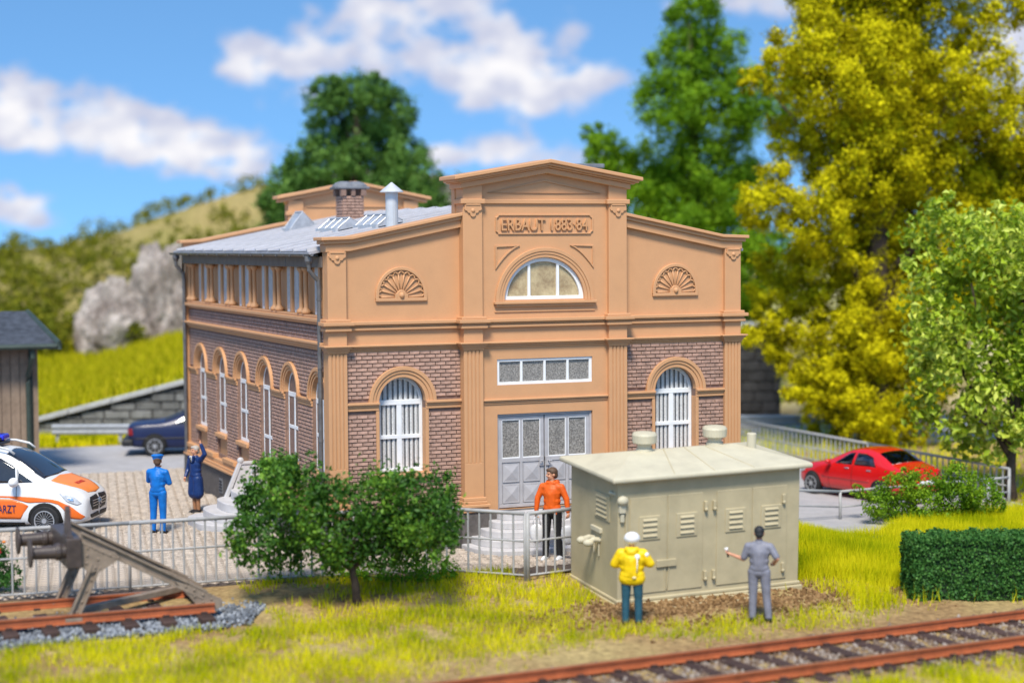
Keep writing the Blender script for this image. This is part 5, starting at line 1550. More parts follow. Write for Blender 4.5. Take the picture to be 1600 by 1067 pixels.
# hillside: rocks and scrub
ROCKM = mk('grey_rock', (.44, .385, .345), .9, .2, .8, 1.0, 3, col2=(.14, .105, .085), fleck=.35, spec=.1)
def rock(s, d, z, rx, ry, rz_, seed, label):
    c = SD(s, d, z)
    e = empty('rock_outcrop', c, (0, 0, -YAW), label, 'rock', 'rock outcrops on the hillside')
    bm = bmesh.new(); bmesh.ops.create_icosphere(bm, subdivisions=5, radius=1)
    for v in bm.verts:
        p = v.co.copy(); q = p * 1.3 + Vector((seed * 7.1, seed * 3.3, 0))
        k = 1 + .38 * noise.noise(q) + .24 * (1 - abs(noise.noise(q * 2.3)) * 2) * .5 + .12 * noise.noise(q * 5) + .05 * noise.noise(q * 11)
        v.co = Vector((p.x * rx * k, p.y * ry * k, p.z * rz_ * k))
    me = bpy.data.meshes.new('boulder'); bm.to_mesh(me); bm.free()
    link('boulder', me, ROCKM, e)
rock(-1.45, 19.2, 1.75, 1.55, 1.3, 2.3, 1, 'pale grey rock face above the bank, left of the two big ones')
rock(.65, 19.8, 2.8, 1.45, 1.3, 3.0, 2, 'tall pale grey rock face above the bank next to the hall')
rock(1.75, 19.0, 1.9, 1.05, 1.1, 2.0, 3, 'grey rock half hidden by the left wall of the hall')
rock(8.2, 41, 8.6, 4.5, 2.0, 1.1, 4, 'flat weathered rock ledge near the top of the hill')
g = np.random.default_rng(101)
blobs = []
for k in range(400):
    s = g.uniform(-24, 20); d = g.uniform(19, 56)
    if d < 25 and (-3.4 < s < 8.5): continue
    if 24 > s > 9 and d < 30: continue
    r = g.uniform(.55, 1.25) * (1.2 if s < 0 else .95)
    if d > 36: r *= .6
    p = SD(s, d, hillz(s, d) + r * .35)
    blobs.append((tuple(p), (r * 1.15, r * 1.15, r * .85)))
for s, d, r in ((-3.9, 18.2, .8), (-4.6, 18.8, 1.0), (-3.5, 19.5, .7), (-.45, 18.4, .42), (-.6, 18.6, .5), (1.3, 21.5, .8), (-2.6, 21.5, 1.0), (3.0, 21.5, .9)):
    for j in range(3):
        ps = SD(s + g.uniform(-.3, .3), d - .6, max(bankz(s, d), 1.0) + r * (.4 + .9 * j) * (1.0 if s > 3 else .8)); blobs.append((tuple(ps), r * .8))
P, O = crown_points(blobs, 210, g, 16, .18)
V, T = leaf_arrays(P, O, .26, g, .6, 0, .3)
tri_mesh('hillside_scrub', V, T, np.repeat(np.clip(g.normal(.5, .25, len(P)) , 0, 1), 2), SCRUBL, None, 'olive green scrub covering the hillside', 'bushes', 'stuff')

# ------------------------------------------------------------------ grass
GRASSL = leafmat('flock_grass', (.30, .38, .004), (.64, .62, .006), (.84, .76, .02), .75, .35, .05)
GRASSD = leafmat('dry_grass', (.34, .24, .07), (.50, .40, .12), (.42, .42, .04), .8, .3, .05)
GRASSB = leafmat('bank_flock', (.22, .25, .006), (.46, .43, .008), (.62, .52, .03), .75, .3, .05)
def blades(name, P, length, width, g, mat, lean=.45, label=None):
    n = len(P)
    a = g.uniform(0, 2 * pi, n); ln = length * g.uniform(.55, 1.25, n)
    side = np.c_[np.cos(a), np.sin(a), np.zeros(n)] * (width * g.uniform(.7, 1.3, n))[:, None] * .5
    b = g.uniform(0, 2 * pi, n); le = np.abs(g.normal(0, lean, n))
    tip = np.c_[np.cos(b) * le, np.sin(b) * le, np.sqrt(np.clip(1 - np.clip(le, 0, .95) ** 2, .05, 1))] * ln[:, None]
    V = np.stack([P - side, P + side, P + tip], 1).reshape(-1, 3)
    T = np.arange(3 * n).reshape(-1, 3)
    r = g.normal(.5, .22, n) + .38 * np.sin(P[:, 0] * 1.9 + 1.3 * np.sin(P[:, 1] * 2.3)) * np.sin(P[:, 1] * 1.7 + 1.1 * np.sin(P[:, 0] * 1.4)) * (length < .36)
    return tri_mesh(name, V, T, np.clip(r, 0, 1), mat, None, label, 'grass', 'stuff')
def fbm(x, y, f, seed=0.0):
    return np.array([noise.noise((a * f, b * f, seed)) + .5 * noise.noise((a * f * 2.1, b * f * 2.1, seed + 3)) for a, b in zip(x, y)])
g = np.random.default_rng(111)
TS, TCc = sin(TROT), cos(TROT)
def track_off(x, y): return -(x - TC0.x) * TS + (y - TC0.y) * TCc        # distance behind the track centre line
n = 330000
x = g.uniform(-8, 19, n); y = g.uniform(-10.2, 1.2, n)
to = track_off(x, y)
fn = fbm(x, y, .9); fn2 = fbm(x, y, 2.6, 7)
dens = np.clip(.70 + 1.2 * fn + .8 * fn2, 0, 1)
dens *= np.clip((to - 1.35) / 1.2, 0, 1)                                                 # bare strip beside the track
dirt = np.maximum(1.15 * np.exp(-((np.abs(x - 5.0) / 2.9) ** 4 + (np.abs(y + 5.9) / 1.0) ** 3)), np.exp(-(((x - 7.5) / 1.0) ** 2 + ((y + 5.2) / .9) ** 2) * 1.2))
dirt = np.maximum(dirt, .9 * np.exp(-(((x + 1.7) / 1.2) ** 2 + ((y + 2.9) / .8) ** 2)))
dirt = np.maximum(dirt, .95 * np.exp(-(((x - 1.6) / 2.6) ** 2 + ((to - 1.7) / .8) ** 2)))
dirt = np.maximum(dirt, .95 * np.exp(-(((x - 8.7) / 2.2) ** 2 + ((to - 1.7) / .9) ** 2)))
dens *= np.clip(1.12 - 1.5 * dirt + .35 * fn2, 0, 1)
# keep off siding ballast, fence yard, hut, hedge, parking
ball = (x < -2.3) & (y > -4.55 + .15 * np.sin(x * 3)) & (y < -1.45)
yardm = (y > -1.55 - .9 * (x > -2.2) * np.clip((x + 2.2) / 3.8, 0, 1)) & (x < 9.4)
yardm |= (x > 2.6) & (x < 5.2) & (y > -3.05)
hutm = (x > 3.4) & (x < 7.25) & (y > -5.25) & (y < -3.0)
park = (x > 9.4) & (x < 18.6) & (y > np.minimum(2.3, np.maximum(.35, (x - 12.6) * .9 + .35)))
hed = (x > 8.4) & (x < 11.5) & (np.abs(y + 6.4 + (x - 8.4) * .364) < .5)
ok = (g.random(n) < dens) & ~ball & ~yardm & ~hutm & ~park & ~hed
ok &= ~((y > 1.2) | ((x < 9.4) & (y > -1.5)))
P = np.c_[x, y, np.zeros(n)][ok]
P[:, 2] = [terr_rough(a, b) - .01 for a, b in P[:, :2]]
right = P[:, 0] > 7.0
R = P[right]; F = P[~right]
dry = g.random(len(F)) < .16
blades('meadow_grass', F[~dry], .165, .019, g, GRASSL, .5, 'short yellow green grass in front of the courtyard fence')
blades('dry_grass', np.concatenate([F[dry], R[::25]]), .17, .020, g, GRASSD, .6, 'dry straw coloured grass tufts between the green')
blades('long_grass', R, .33, .018, g, GRASSL, .40, 'long bright yellow green grass between the hut and the red car')
# extra dense long grass to the right of the hut
n = 110000
x = g.uniform(7.2, 18, n); y = g.uniform(-6.3, 2.4, n)
ok = (y < np.minimum(2.3, np.maximum(.35, (x - 12.6) * .9 + .35))) & (track_off(x, y) > 2.2) & ~((x > 8.4) & (x < 11.5) & (np.abs(y + 6.4 + (x - 8.4) * .364) < .6))
ok &= ~((x < 8.4) & (y < -4.6) & (g.random(n) < .8))
P = np.c_[x, y, np.zeros(n)][ok]; P[:, 2] = [terr_rough(a, b) - .01 for a, b in P[:, :2]]
blades('long_grass', P, .31, .017, g, GRASSL, .42, 'long bright yellow green grass around the feathery shrub')
n = 26000
x = g.uniform(2.5, 11, n); y = g.uniform(-13.8, -10.2, n); to = track_off(x, y)
ok = (to < -1.15) & (g.random(n) < np.clip(.55 + .9 * fbm(x, y, 1.1, 2), 0, 1) * np.clip((-1.15 - to) / .5, 0, 1))
P = np.c_[x, y, np.zeros(n)][ok]; P[:, 2] = [terr_rough(a, b) - .01 for a, b in P[:, :2]]
blades('track_grass', P, .19, .02, g, GRASSL, .5, 'yellow green grass on the near side of the foreground track')
# grass on the far bank, along the road and by the far fence
n = 60000
s = g.uniform(-10, 14, n); d = g.uniform(.2, 22, n)
P = np.array([tuple(SD(a, b, bankz(a, b))) for a, b in zip(s, d)])
blades('bank_grass', P, .36, .06, g, GRASSB, .6, 'yellow green grass on the bank above the retaining wall')
n = 16000
s = g.uniform(-10, 12, n); d = g.uniform(-3.4, -.35, n)
P = np.array([tuple(SD(a, b, 0)) for a, b in zip(s, d)]); P = P[P[:, 1] > 21.75]
blades('verge_grass', P, .26, .05, g, GRASSL, .5, 'yellow green grass verge below the retaining wall')
n = 26000
x = g.uniform(18.7, 30, n); y = g.uniform(2, 21, n); P = np.c_[x, y, np.full(n, -.5)]
P = P[g.random(n) < np.clip(.42 - (x - 19) * .05, .04, 1)]
blades('verge_grass', P, .28, .05, g, GRASSL, .5, 'yellow green grass beyond the low bar fence')
# soil clods around the hut
n = 2600
x = g.normal(5.0, 2.0, n); y = g.normal(-5.9, .55, n); k = (np.abs(x - 5) < 4) & ~((x > 3.4) & (x < 7.2) & (y > -5.2))
x, y = x[k], y[k]
EARTH = leafmat('earth_clod', (.10, .055, .025), (.20, .115, .05), (.32, .20, .095), .95, 0, .05)
stones('earth_clods', np.c_[x, y, [terr(a, b) for a, b in zip(x, y)]], .055, EARTH, 'brown crumbly earth in front of the hut', 8)
# ------------------------------------------------------------------ vehicles
TYRE = mk('tyre_rubber', (.018, .018, .019), .75, .15, 12)
RIM = mk('alloy_rim', (.60, .61, .63), .28, .05, 8, metal=.7)
CHROME = mk('chrome', (.70, .71, .73), .18, .03, 8, metal=.9)
BLACKP = mk('black_plastic', (.022, .022, .024), .5, .1, 12)
DULLGLASS = mk('dull_dark_glass', (.02, .022, .03), .45, .1, 5, spec=.3)
CARGLASS = mk('dark_car_glass', (.020, .019, .022), .08, .1, 5, spec=.8, coat=.3)
TAILR = mk('tail_lamp_red', (.22, .012, .012), .2, .1, 20, spec=.7, coat=.4)
LAMPM = mk('headlamp', (.52, .53, .55), .12, .15, 20, spec=.9, coat=.6)
ARCHM = mk('wheel_arch', (.012, .012, .012), .9, .1)

def car_shell(name, stations, mat, parent, levels=2):
    H = 9
    V = []; F = []
    for x, w, zb, zl, zt, wt in stations:
        half = [(0, zb), (w * .80, zb), (w * .965, zb + .07), (w, zb + (zl - zb) * .55), (w * .965, zl), (wt + (w * .965 - wt) * .46, zl + (zt - zl) * .52), (wt, zt - (zt - zl) * .12), (wt * .72, zt + .004), (0, zt + .02)]
        ring = half + [(-y, z) for y, z in half[-2:0:-1]]
        V += [(x, y, z) for y, z in ring]
    n = 2 * H - 2
    for i in range(len(stations) - 1):
        for k in range(n): F.append((i * n + k, i * n + (k + 1) % n, (i + 1) * n + (k + 1) % n, (i + 1) * n + k))
    for base in (0, (len(stations) - 1) * n):
        for k in range(H - 1):
            a, b = k, k + 1; c, d = (n - b) % n, (n - a) % n
            f = [a, b, c, d]; q = []
            for t in f:
                if t not in q: q.append(t)
            F.append(tuple(base + t for t in q))
    mb = MB(); mb.add(V, F)
    o = mb.build(name, mat, parent, smooth=True)
    m = o.modifiers.new('sub', 'SUBSURF'); m.levels = levels; m.render_levels = levels
    bake(o)
    o.data.polygons.foreach_set('use_smooth', [True] * len(o.data.polygons))
    bm = bmesh.new(); bm.from_mesh(o.data)
    bvh = BVHTree.FromBMesh(bm); bm.free()
    return o, bvh

def inside(poly, x, y):
    c = False; j = len(poly) - 1
    for i in range(len(poly)):
        if (poly[i][1] > y) != (poly[j][1] > y) and x < (poly[j][0] - poly[i][0]) * (y - poly[i][1]) / (poly[j][1] - poly[i][1]) + poly[i][0]: c = not c
        j = i
    return c
RAYS = {'R': (lambda a, b: Vector((a, -6, b)), Vector((0, 1, 0))), 'L': (lambda a, b: Vector((a, 6, b)), Vector((0, -1, 0))),
        'T': (lambda a, b: Vector((a, b, 6)), Vector((0, 0, -1))), 'F': (lambda a, b: Vector((8, a, b)), Vector((-1, 0, 0))), 'B': (lambda a, b: Vector((-9, a, b)), Vector((1, 0, 0)))}
def patch(name, bvh, poly, side, mat, parent, off=.005, nu=18, nv=8):
    """a panel that hugs the body shell, outline given in the view from one side"""
    f, d = RAYS[side]
    u0 = min(p[0] for p in poly); u1 = max(p[0] for p in poly)
    V = []; F = []
    eps = (u1 - u0) * 1e-3
    for i in range(nu + 1):
        u = u0 + eps + (u1 - u0 - 2 * eps) * i / nu
        hits = []
        for k in range(len(poly)):
            a, b = poly[k], poly[(k + 1) % len(poly)]
            if (a[0] - u) * (b[0] - u) < 0: hits.append(a[1] + (b[1] - a[1]) * (u - a[0]) / (b[0] - a[0]))
        lo, hi = (min(hits), max(hits)) if hits else (poly[0][1], poly[0][1])
        for j in range(nv + 1):
            v = lo + (hi - lo) * j / nv
            h = bvh.ray_cast(f(u, v), d)
            if h[0] is None:
                q = bvh.find_nearest(f(u, v) + d * 5); V.append(tuple(q[0] - d * off))
            else:
                nrm = h[1] if h[1].dot(d) < 0 else -h[1]
                V.append(tuple(h[0] + nrm * off))
    for i in range(nu):
        for j in range(nv):
            a = i * (nv + 1) + j; F.append((a, a + 1, a + nv + 2, a + nv + 1))
    mb = MB(); mb.add(V, F)
    o = mb.build(name, mat, parent, smooth=True, recalc=False)
    m = o.modifiers.new('thick', 'SOLIDIFY'); m.thickness = .004; m.offset = 0
    return o
def circ(cx, cz, r, n=20): return [(cx + r * cos(2 * pi * i / n), cz + r * sin(2 * pi * i / n)) for i in range(n)]
def wheel(parent, x, y, r, w, spokes, side):
    s = side
    mb = MB(); mb.lathe([(r * .66, -w / 2), (r * .93, -w / 2), (r, -w / 2 + .03), (r, w / 2 - .03), (r * .93, w / 2), (r * .66, w / 2)], 28, (x, y, r), 'y')
    t = mb.build('wheel', TYRE, parent, smooth=False, bevel=.008)
    mb = MB(); yo = y + s * (w / 2 + .012)
    mb.lathe([(r * .70, yo - .03), (r * .70, yo + .004), (r * .63, yo + .004), (r * .60, yo - .03)] if s > 0 else [(r * .60, yo + .03), (r * .63, yo - .004), (r * .70, yo - .004), (r * .70, yo + .03)], 26, (x, 0, r), 'y')
    mb.lathe([(.055, yo - .02), (.05, yo + .012)] if s > 0 else [(.05, yo - .012), (.055, yo + .02)], 12, (x, 0, r), 'y')
    for k in range(spokes):
        a = 2 * pi * k / spokes; ww = .32 / spokes if spokes > 8 else .30 / spokes
        p = [(x + .045 * cos(a + ww * 3), yo, r + .045 * sin(a + ww * 3)), (x + r * .64 * cos(a + ww), yo, r + r * .64 * sin(a + ww)), (x + r * .64 * cos(a - ww), yo, r + r * .64 * sin(a - ww)), (x + .045 * cos(a - ww * 3), yo, r + .045 * sin(a - ww * 3))]
        mb.add(p + [(q[0], q[1] - s * .03, q[2]) for q in p], [(0, 1, 2, 3), (7, 6, 5, 4), (0, 4, 5, 1), (1, 5, 6, 2), (2, 6, 7, 3), (3, 7, 4, 0)])
    mb.build('rim', RIM, t)
    mb = MB(); mb.lathe([(r * .66, yo - s * .045), (r * .66, yo - s * .04)] if s > 0 else [(r * .66, yo + .04), (r * .66, yo + .045)], 24, (x, 0, r), 'y'); mb.build('brake_disc', BLACKP, t)

# ---- ambulance
VANW = mk('white_car_paint', (.78, .78, .78), .28, .02, 3, spec=.5, coat=.5)
VANO = mk('signal_orange', (.86, .165, .022), .4, .03, 3, coat=.2)
VANH = mk('hood_orange', (.82, .24, .05), .45, .04, 3)
NAVYP = mk('navy_print', (.03, .02, .10), .5, .05)
REDP = mk('red_print', (.50, .02, .02), .5, .05)
BLUEL = mk('blue_beacon', (.02, .03, .62), .12, .2, 10, spec=.8, coat=.6)
van = empty('ambulance_van', (-4.12, 6.03, .0), (0, 0, radians(-28.5)), 'white and orange emergency doctor van with blue roof light, lettered NOTARZT', 'van')
st = [(.86, .60, .30, .58, .68, .50), (.80, .74, .24, .66, .80, .62), (.62, .83, .20, .80, .94, .70), (.30, .875, .18, .91, 1.04, .76), (-.02, .89, .18, .97, 1.13, .77), (-.35, .89, .18, 1.01, 1.39, .73), (-.72, .89, .18, 1.03, 1.63, .69),
      (-1.05, .89, .18, 1.04, 1.735, .665), (-1.6, .89, .18, 1.04, 1.77, .66), (-2.6, .89, .18, 1.04, 1.77, .655), (-3.4, .87, .18, 1.04, 1.75, .64), (-3.6, .83, .22, 1.02, 1.65, .60), (-3.68, .74, .30, .98, 1.48, .54)]
body, bv = car_shell('van_body', st, VANW, van, 3)
patch('windscreen', bv, [(-.06, -.70), (-.30, -.69), (-.93, -.55), (-.95, 0), (-.93, .55), (-.30, .69), (-.06, .70), (-.02, 0)], 'T', CARGLASS, van, nu=24, nv=12)
patch('bonnet_panel', bv, [(.06, -.64), (.45, -.56), (.76, -.36), (.79, 0), (.76, .36), (.45, .56), (.06, .64), (.02, 0)], 'T', VANH, van, .006, 20, 12)
for sd in ('R', 'L'):
    patch('side_window', bv, [(-.62, 1.09), (-1.28, 1.075), (-1.28, 1.60), (-.98, 1.575), (-.66, 1.40)], sd, CARGLASS, van)
    patch('quarter_window', bv, [(-.26, 1.10), (-.58, 1.09), (-.58, 1.33)], sd, CARGLASS, van)
    patch('side_window', bv, [(-1.36, 1.075), (-2.45, 1.075), (-2.45, 1.61), (-1.36, 1.61)], sd, CARGLASS, van)
    patch('side_window', bv, [(-2.53, 1.075), (-3.38, 1.085), (-3.34, 1.58), (-2.53, 1.61)], sd, CARGLASS, van)
    patch('orange_band', bv, [(-3.62, .40), (-.47, .36), (-.43, .52), (-.30, .68), (-.10, .735), (-.55, .75), (-.62, .55), (-.70, .73), (-1.0, .765), (-3.62, .80)] if False else [(-3.62, .36), (-.46, .34), (-.42, .50), (-.34, .62), (-.62, .755), (-3.62, .79)], sd, VANO, van)
    patch('orange_stripe', bv, [(-3.62, .84), (-.75, .815), (-.25, .80), (.25, .735), (.52, .645), (.80, .42), (.78, .33), (.52, .36), (.44, .54), (.20, .68), (-.25, .735), (-.75, .775), (-3.62, .80)] if False else [(-.34, .68), (-.20, .69), (.10, .70), (.30, .645), (.42, .52), (.50, .36), (.76, .32), (.80, .38), (.55, .60), (.25, .745), (-.25, .80), (-.75, .82), (-3.62, .855), (-3.62, .825), (-.75, .785)], sd, VANO, van, .0055, 60, 5)
    patch('wheel_arch', bv, circ(0, .31, .375), sd, ARCHM, van, .007, 20, 10)
    patch('wheel_arch', bv, circ(-2.75, .31, .375), sd, ARCHM, van, .007, 20, 10)
    patch('sill_trim', bv, [(-.45, .22), (-2.35, .22), (-2.35, .27), (-.45, .27)], sd, BLACKP, van, .004, 10, 2)
    patch('headlight', bv, [(.30, .88), (.46, .70), (.66, .625), (.74, .66), (.60, .80)], sd, LAMPM, van, .008, 12, 6)
    patch('headlight_bulb', bv, [(.46, .78), (.52, .71), (.60, .70), (.58, .77)], sd, CHROME, van, .012, 8, 5)
    patch('door_gap', bv, [(-1.325, .24), (-1.315, .24), (-1.315, 1.66), (-1.325, 1.66)], sd, BLACKP, van, .0065, 2, 24)
    patch('door_gap', bv, [(-.605, .76), (-.595, .76), (-.595, 1.40), (-.605, 1.40)], sd, BLACKP, van, .0068, 2, 20)
    s = -1 if sd == 'R' else 1
    mb = MB(); mb.ball((-.60, s * 1.02, 1.12), (.10, .13, .10), 14, 10); mb.tube([(-.58, s * .86, 1.07), (-.60, s * .98, 1.09)], .03, 8); mb.build('wing_mirror', VANW, van, smooth=True)
    mb = MB(); mb.tube([(-.72, s * .60, 1.66), (-.86, s * .61, 1.76), (-1.15, s * .61, 1.825), (-2.0, s * .60, 1.85), (-3.0, s * .58, 1.83), (-3.3, s * .56, 1.76)], .025, 8); mb.build('roof_rail', SILVER, van, smooth=True)
    for x in (0, -2.75): wheel(van, x, s * .795, .31, .22, 18, s)
gr = patch('grille', bv, [(-.52, .66), (-.42, .48), (0, .455), (.42, .48), (.52, .66), (.46, .75), (0, .775), (-.46, .75)], 'F', BLACKP, van, .008, 18, 8)
for z in (.56, .615, .67): patch('grille_bar', bv, [(-.40, z - .008), (.40, z - .008), (.40, z + .008), (-.40, z + .008)], 'F', CHROME, gr, .020, 16, 2)
hx = bv.ray_cast(Vector((8, 0, .61)), Vector((-1, 0, 0)))[0].x + .03
mb = MB(); mb.tube([(hx, .085 * cos(2 * pi * k / 24), .61 + .085 * sin(2 * pi * k / 24)) for k in range(25)], .011, 6)
for k in range(3):
    a = pi / 2 + 2 * pi * k / 3
    mb.tube([(hx, 0, .61), (hx, .082 * cos(a), .61 + .082 * sin(a))], .020, 6, .006)
mb.build('emblem', CHROME, gr)
patch('lower_intake', bv, [(-.52, .40), (-.48, .32), (.48, .32), (.52, .40), (0, .415)], 'F', BLACKP, van, .008, 16, 4)
me = text_mesh('NOTARZT', .225, .003, .72)
t = link('lettering', me, NAVYP, van, (-.965, -.897, .555), (pi / 2, 0, 0)); t['label'] = 'navy lettering reading NOTARZT on the side'
hz = bv.ray_cast(Vector((.50, .0, 6)), Vector((0, 0, -1)))
me = text_mesh('NOTARZT', .14, .002, .46)
t = link('lettering', me, REDP, van, (.46, .0, bv.ray_cast(Vector((.46, .0, 6)), Vector((0, 0, -1)))[0].z + .013), (0, .26, pi / 2)); t.rotation_euler = (Matrix.Rotation(.27, 3, 'Y') @ Matrix.Rotation(pi / 2, 3, 'Z')).to_euler(); t['label'] = 'red lettering reading NOTARZT on the bonnet'
mb = MB(); mb.box(-1.72, -1.18, -.36, .36, 1.79, 1.84); lb = mb.build('light_bar', BLACKP, van, bevel=.02)
for s in (-1, 1): MB().box(-1.62, -1.26, s * .36 - .20, s * .36 + .20, 1.84, 1.98).build('beacon', BLUEL, lb, bevel=.05)
MB().box(-1.60, -1.28, -.16, .16, 1.84, 1.93).build('beacon_housing', BLACKP, lb, bevel=.03)

# ---- dark blue car
NAVYC = mk('navy_car_paint', (.010, .018, .070), .42, .05, 3, spec=.35, coat=.12)
blue = empty('dark_blue_car', (.62, 19.05, .0), (0, 0, radians(-15)), 'dark blue saloon car on the back road, half hidden by the hall', 'car')
st = [(-.78, .60, .32, .66, .78, .56), (-.72, .75, .26, .76, .90, .66), (-.35, .80, .22, .82, .945, .70), (.15, .80, .20, .84, .955, .69), (.48, .80, .20, .86, 1.06, .65), (.95, .80, .20, .86, 1.30, .58), (1.7, .80, .20, .86, 1.33, .57), (2.12, .80, .20, .85, 1.12, .62), (2.45, .80, .20, .84, .93, .68), (3.0, .77, .22, .80, .87, .68), (3.25, .68, .28, .70, .78, .58)]
body, bv = car_shell('car_body', st, NAVYC, blue, 2)
for sd in ('R', 'L'):
    s = -1 if sd == 'R' else 1
    patch('side_window', bv, [(.55, .91), (1.05, .905), (1.05, 1.27), (.92, 1.22)], sd, CARGLASS, blue)
    patch('side_window', bv, [(1.12, .905), (2.0, .90), (1.72, 1.24), (1.12, 1.27)], sd, CARGLASS, blue)
    patch('wheel_arch', bv, circ(0, .30, .36), sd, ARCHM, blue, .007, 20, 10); patch('wheel_arch', bv, circ(2.55, .30, .36), sd, ARCHM, blue, .007, 20, 10)
    patch('side_moulding', bv, [(-.70, .50), (3.1, .50), (3.1, .535), (-.70, .535)], sd, BLACKP, blue, .010, 20, 2)
    patch('tail_lamp', bv, [(-.76, .60), (-.60, .60), (-.62, .80), (-.74, .80)], sd, TAILR, blue, .010, 8, 6)
    for x in (0, 2.55): wheel(blue, x, s * .715, .30, .20, 8, s)
patch('rear_window', bv, [(.28, -.60), (.82, -.54), (.82, .54), (.28, .60)], 'T', DULLGLASS, blue)
patch('windscreen', bv, [(1.78, -.53), (2.3, -.62), (2.3, .62), (1.78, .53)], 'T', CARGLASS, blue)
for s in (-1, 1): patch('tail_lamp', bv, [(s * .68, .62), (s * .36, .62), (s * .36, .78), (s * .66, .78)], 'B', TAILR, blue, .010, 8, 6)
MB().box(-.92, -.60, -.80, .80, .30, .50).build('rear_bumper', BLACKP, blue, bevel=.05)
MB().box(3.0, 3.36, -.78, .78, .28, .48).build('front_bumper', BLACKP, blue, bevel=.05)

# ---- red car with see-through windows
REDC = mk('red_car_paint', (.62, .008, .008), .22, .03, 3, spec=.5, coat=.7)
SEATM = mk('grey_seat', (.80, .80, .82), .7, .05, 8)
INNER = mk('red_car_interior', (.55, .52, .52), .8, .1, 8)
def clear_glass():
    m, N, L, B = nmat('clear_car_glass')
    tr = N.new('ShaderNodeBsdfTransparent'); tr.inputs[0].default_value = (.92, .92, .93, 1)
    gl = N.new('ShaderNodeBsdfGlossy'); gl.inputs['Roughness'].default_value = .03; gl.inputs[0].default_value = (.6, .6, .6, 1)
    lw = N.new('ShaderNodeLayerWeight'); lw.inputs[0].default_value = .25
    mx = N.new('ShaderNodeMixShader'); L.new(lw.outputs['Fresnel'], mx.inputs[0]); L.new(tr.outputs[0], mx.inputs[1]); L.new(gl.outputs[0], mx.inputs[2])
    L.new(mx.outputs[0], N['Material Output'].inputs['Surface'])
    return m
CLEAR = clear_glass()
red = empty('red_car', (15.70, 7.02, -.488), (0, 0, radians(102)), 'glossy red saloon car parked behind the railing, seen from its rear left', 'car')
st = [(.66, .50, .28, .48, .58, .42), (.60, .64, .23, .56, .66, .54), (.32, .75, .18, .67, .77, .62), (-.18, .785, .17, .755, .86, .66), (-.52, .795, .17, .785, .93, .655), (-.92, .795, .17, .81, 1.15, .575), (-1.32, .795, .17, .82, 1.28, .53), (-1.85, .795, .17, .83, 1.29, .53), (-2.22, .785, .17, .835, 1.18, .555), (-2.58, .77, .18, .84, .95, .61), (-2.92, .735, .21, .80, .905, .58), (-3.12, .66, .27, .72, .85, .53), (-3.20, .52, .33, .60, .72, .44)]
body, bv = car_shell('car_body', st, REDC, red, 3)
openings = []
for sd in ('R', 'L'):
    openings += [('side_window', [(-.78, .865), (-1.36, .87), (-1.36, 1.155), (-1.18, 1.14)], sd), ('side_window', [(-1.44, .87), (-2.16, .885), (-1.98, 1.10), (-1.75, 1.15), (-1.44, 1.16)], sd)]
openings += [('rear_window', [(-2.08, -.47), (-2.08, .47), (-2.56, .54), (-2.56, -.54)], 'T'), ('windscreen', [(-.58, -.58), (-1.12, -.47), (-1.12, .47), (-.58, .58)], 'T')]
bm = bmesh.new(); bm.from_mesh(body.data)
kill = []
for f in bm.faces:
    c = f.calc_center_median(); nrm = f.normal
    for nm, poly, sd in openings:
        if sd == 'T':
            if c.z > .86 and inside(poly, c.x, c.y): kill.append(f); break
        elif c.y * (1 if sd == 'L' else -1) > .3 and abs(nrm.y) > .4 and inside(poly, c.x, c.z): kill.append(f); break
bmesh.ops.delete(bm, geom=kill, context='FACES'); bm.to_mesh(body.data); bm.free()
for nm, poly, sd in openings: patch(nm, bv, poly, sd, CLEAR, red, .003)
mb = MB(); mb.box(-2.7, -.4, -.66, .66, .25, .60); mb.box(-2.62, -2.28, -.60, .60, .60, .86); mb.box(-.75, -.45, -.62, .62, .6, .84); mb.build('interior', INNER, red, bevel=.03)
for x, ys in ((-2.12, (-.30, .30)), (-1.20, (-.32, .32))):
    for y in ys:
        mb = MB(); mb.box(x - .07, x + .05, y - .22, y + .22, .55, .92); mb.box(x - .07, x + .02, y - .12, y + .12, .93, 1.07)
        mb.build('car_seat', SEATM, red, bevel=.03)
MB().tube([(-.86 + .0, .32 + .15 * cos(2 * pi * k / 16), .86 + .13 * sin(2 * pi * k / 16)) for k in range(17)], .014, 6).build('steering_wheel', BLACKP, red)
for sd in ('R', 'L'):
    s = -1 if sd == 'R' else 1
    patch('wheel_arch', bv, circ(0, .275, .325), sd, ARCHM, red, .006, 20, 10); patch('wheel_arch', bv, circ(-2.35, .275, .325), sd, ARCHM, red, .006, 20, 10)
    patch('side_moulding', bv, [(-.36, .50), (-2.0, .50), (-2.0, .525), (-.36, .525)], sd, REDC, red, .014, 20, 2)
    for x0 in (-1.30, -2.05): patch('door_handle', bv, [(x0, .765), (x0 + .15, .765), (x0 + .15, .79), (x0, .79)], sd, CHROME, red, .018, 6, 2)
    patch('door_gap', bv, [(-1.405, .22), (-1.398, .22), (-1.398, .86), (-1.405, .86)], sd, ARCHM, red, .004, 2, 16)
    patch('door_gap', bv, [(-.605, .22), (-.598, .22), (-.598, .80), (-.605, .80)], sd, ARCHM, red, .004, 2, 16)
    patch('tail_lamp', bv, [(-3.10, .60), (-2.86, .66), (-2.90, .80), (-3.08, .80)], sd, TAILR, red, .008, 8, 6)
    patch('headlight', bv, [(.56, .50), (.30, .58), (.34, .68), (.56, .60)], sd, LAMPM, red, .008, 8, 6)
    mb = MB(); mb.ball((-.66, s * .86, .90), (.07, .09, .06), 12, 8); mb.build('wing_mirror', REDC, red, smooth=True)
    for x in (0, -2.35): wheel(red, x, s * .71, .275, .19, 7, s)
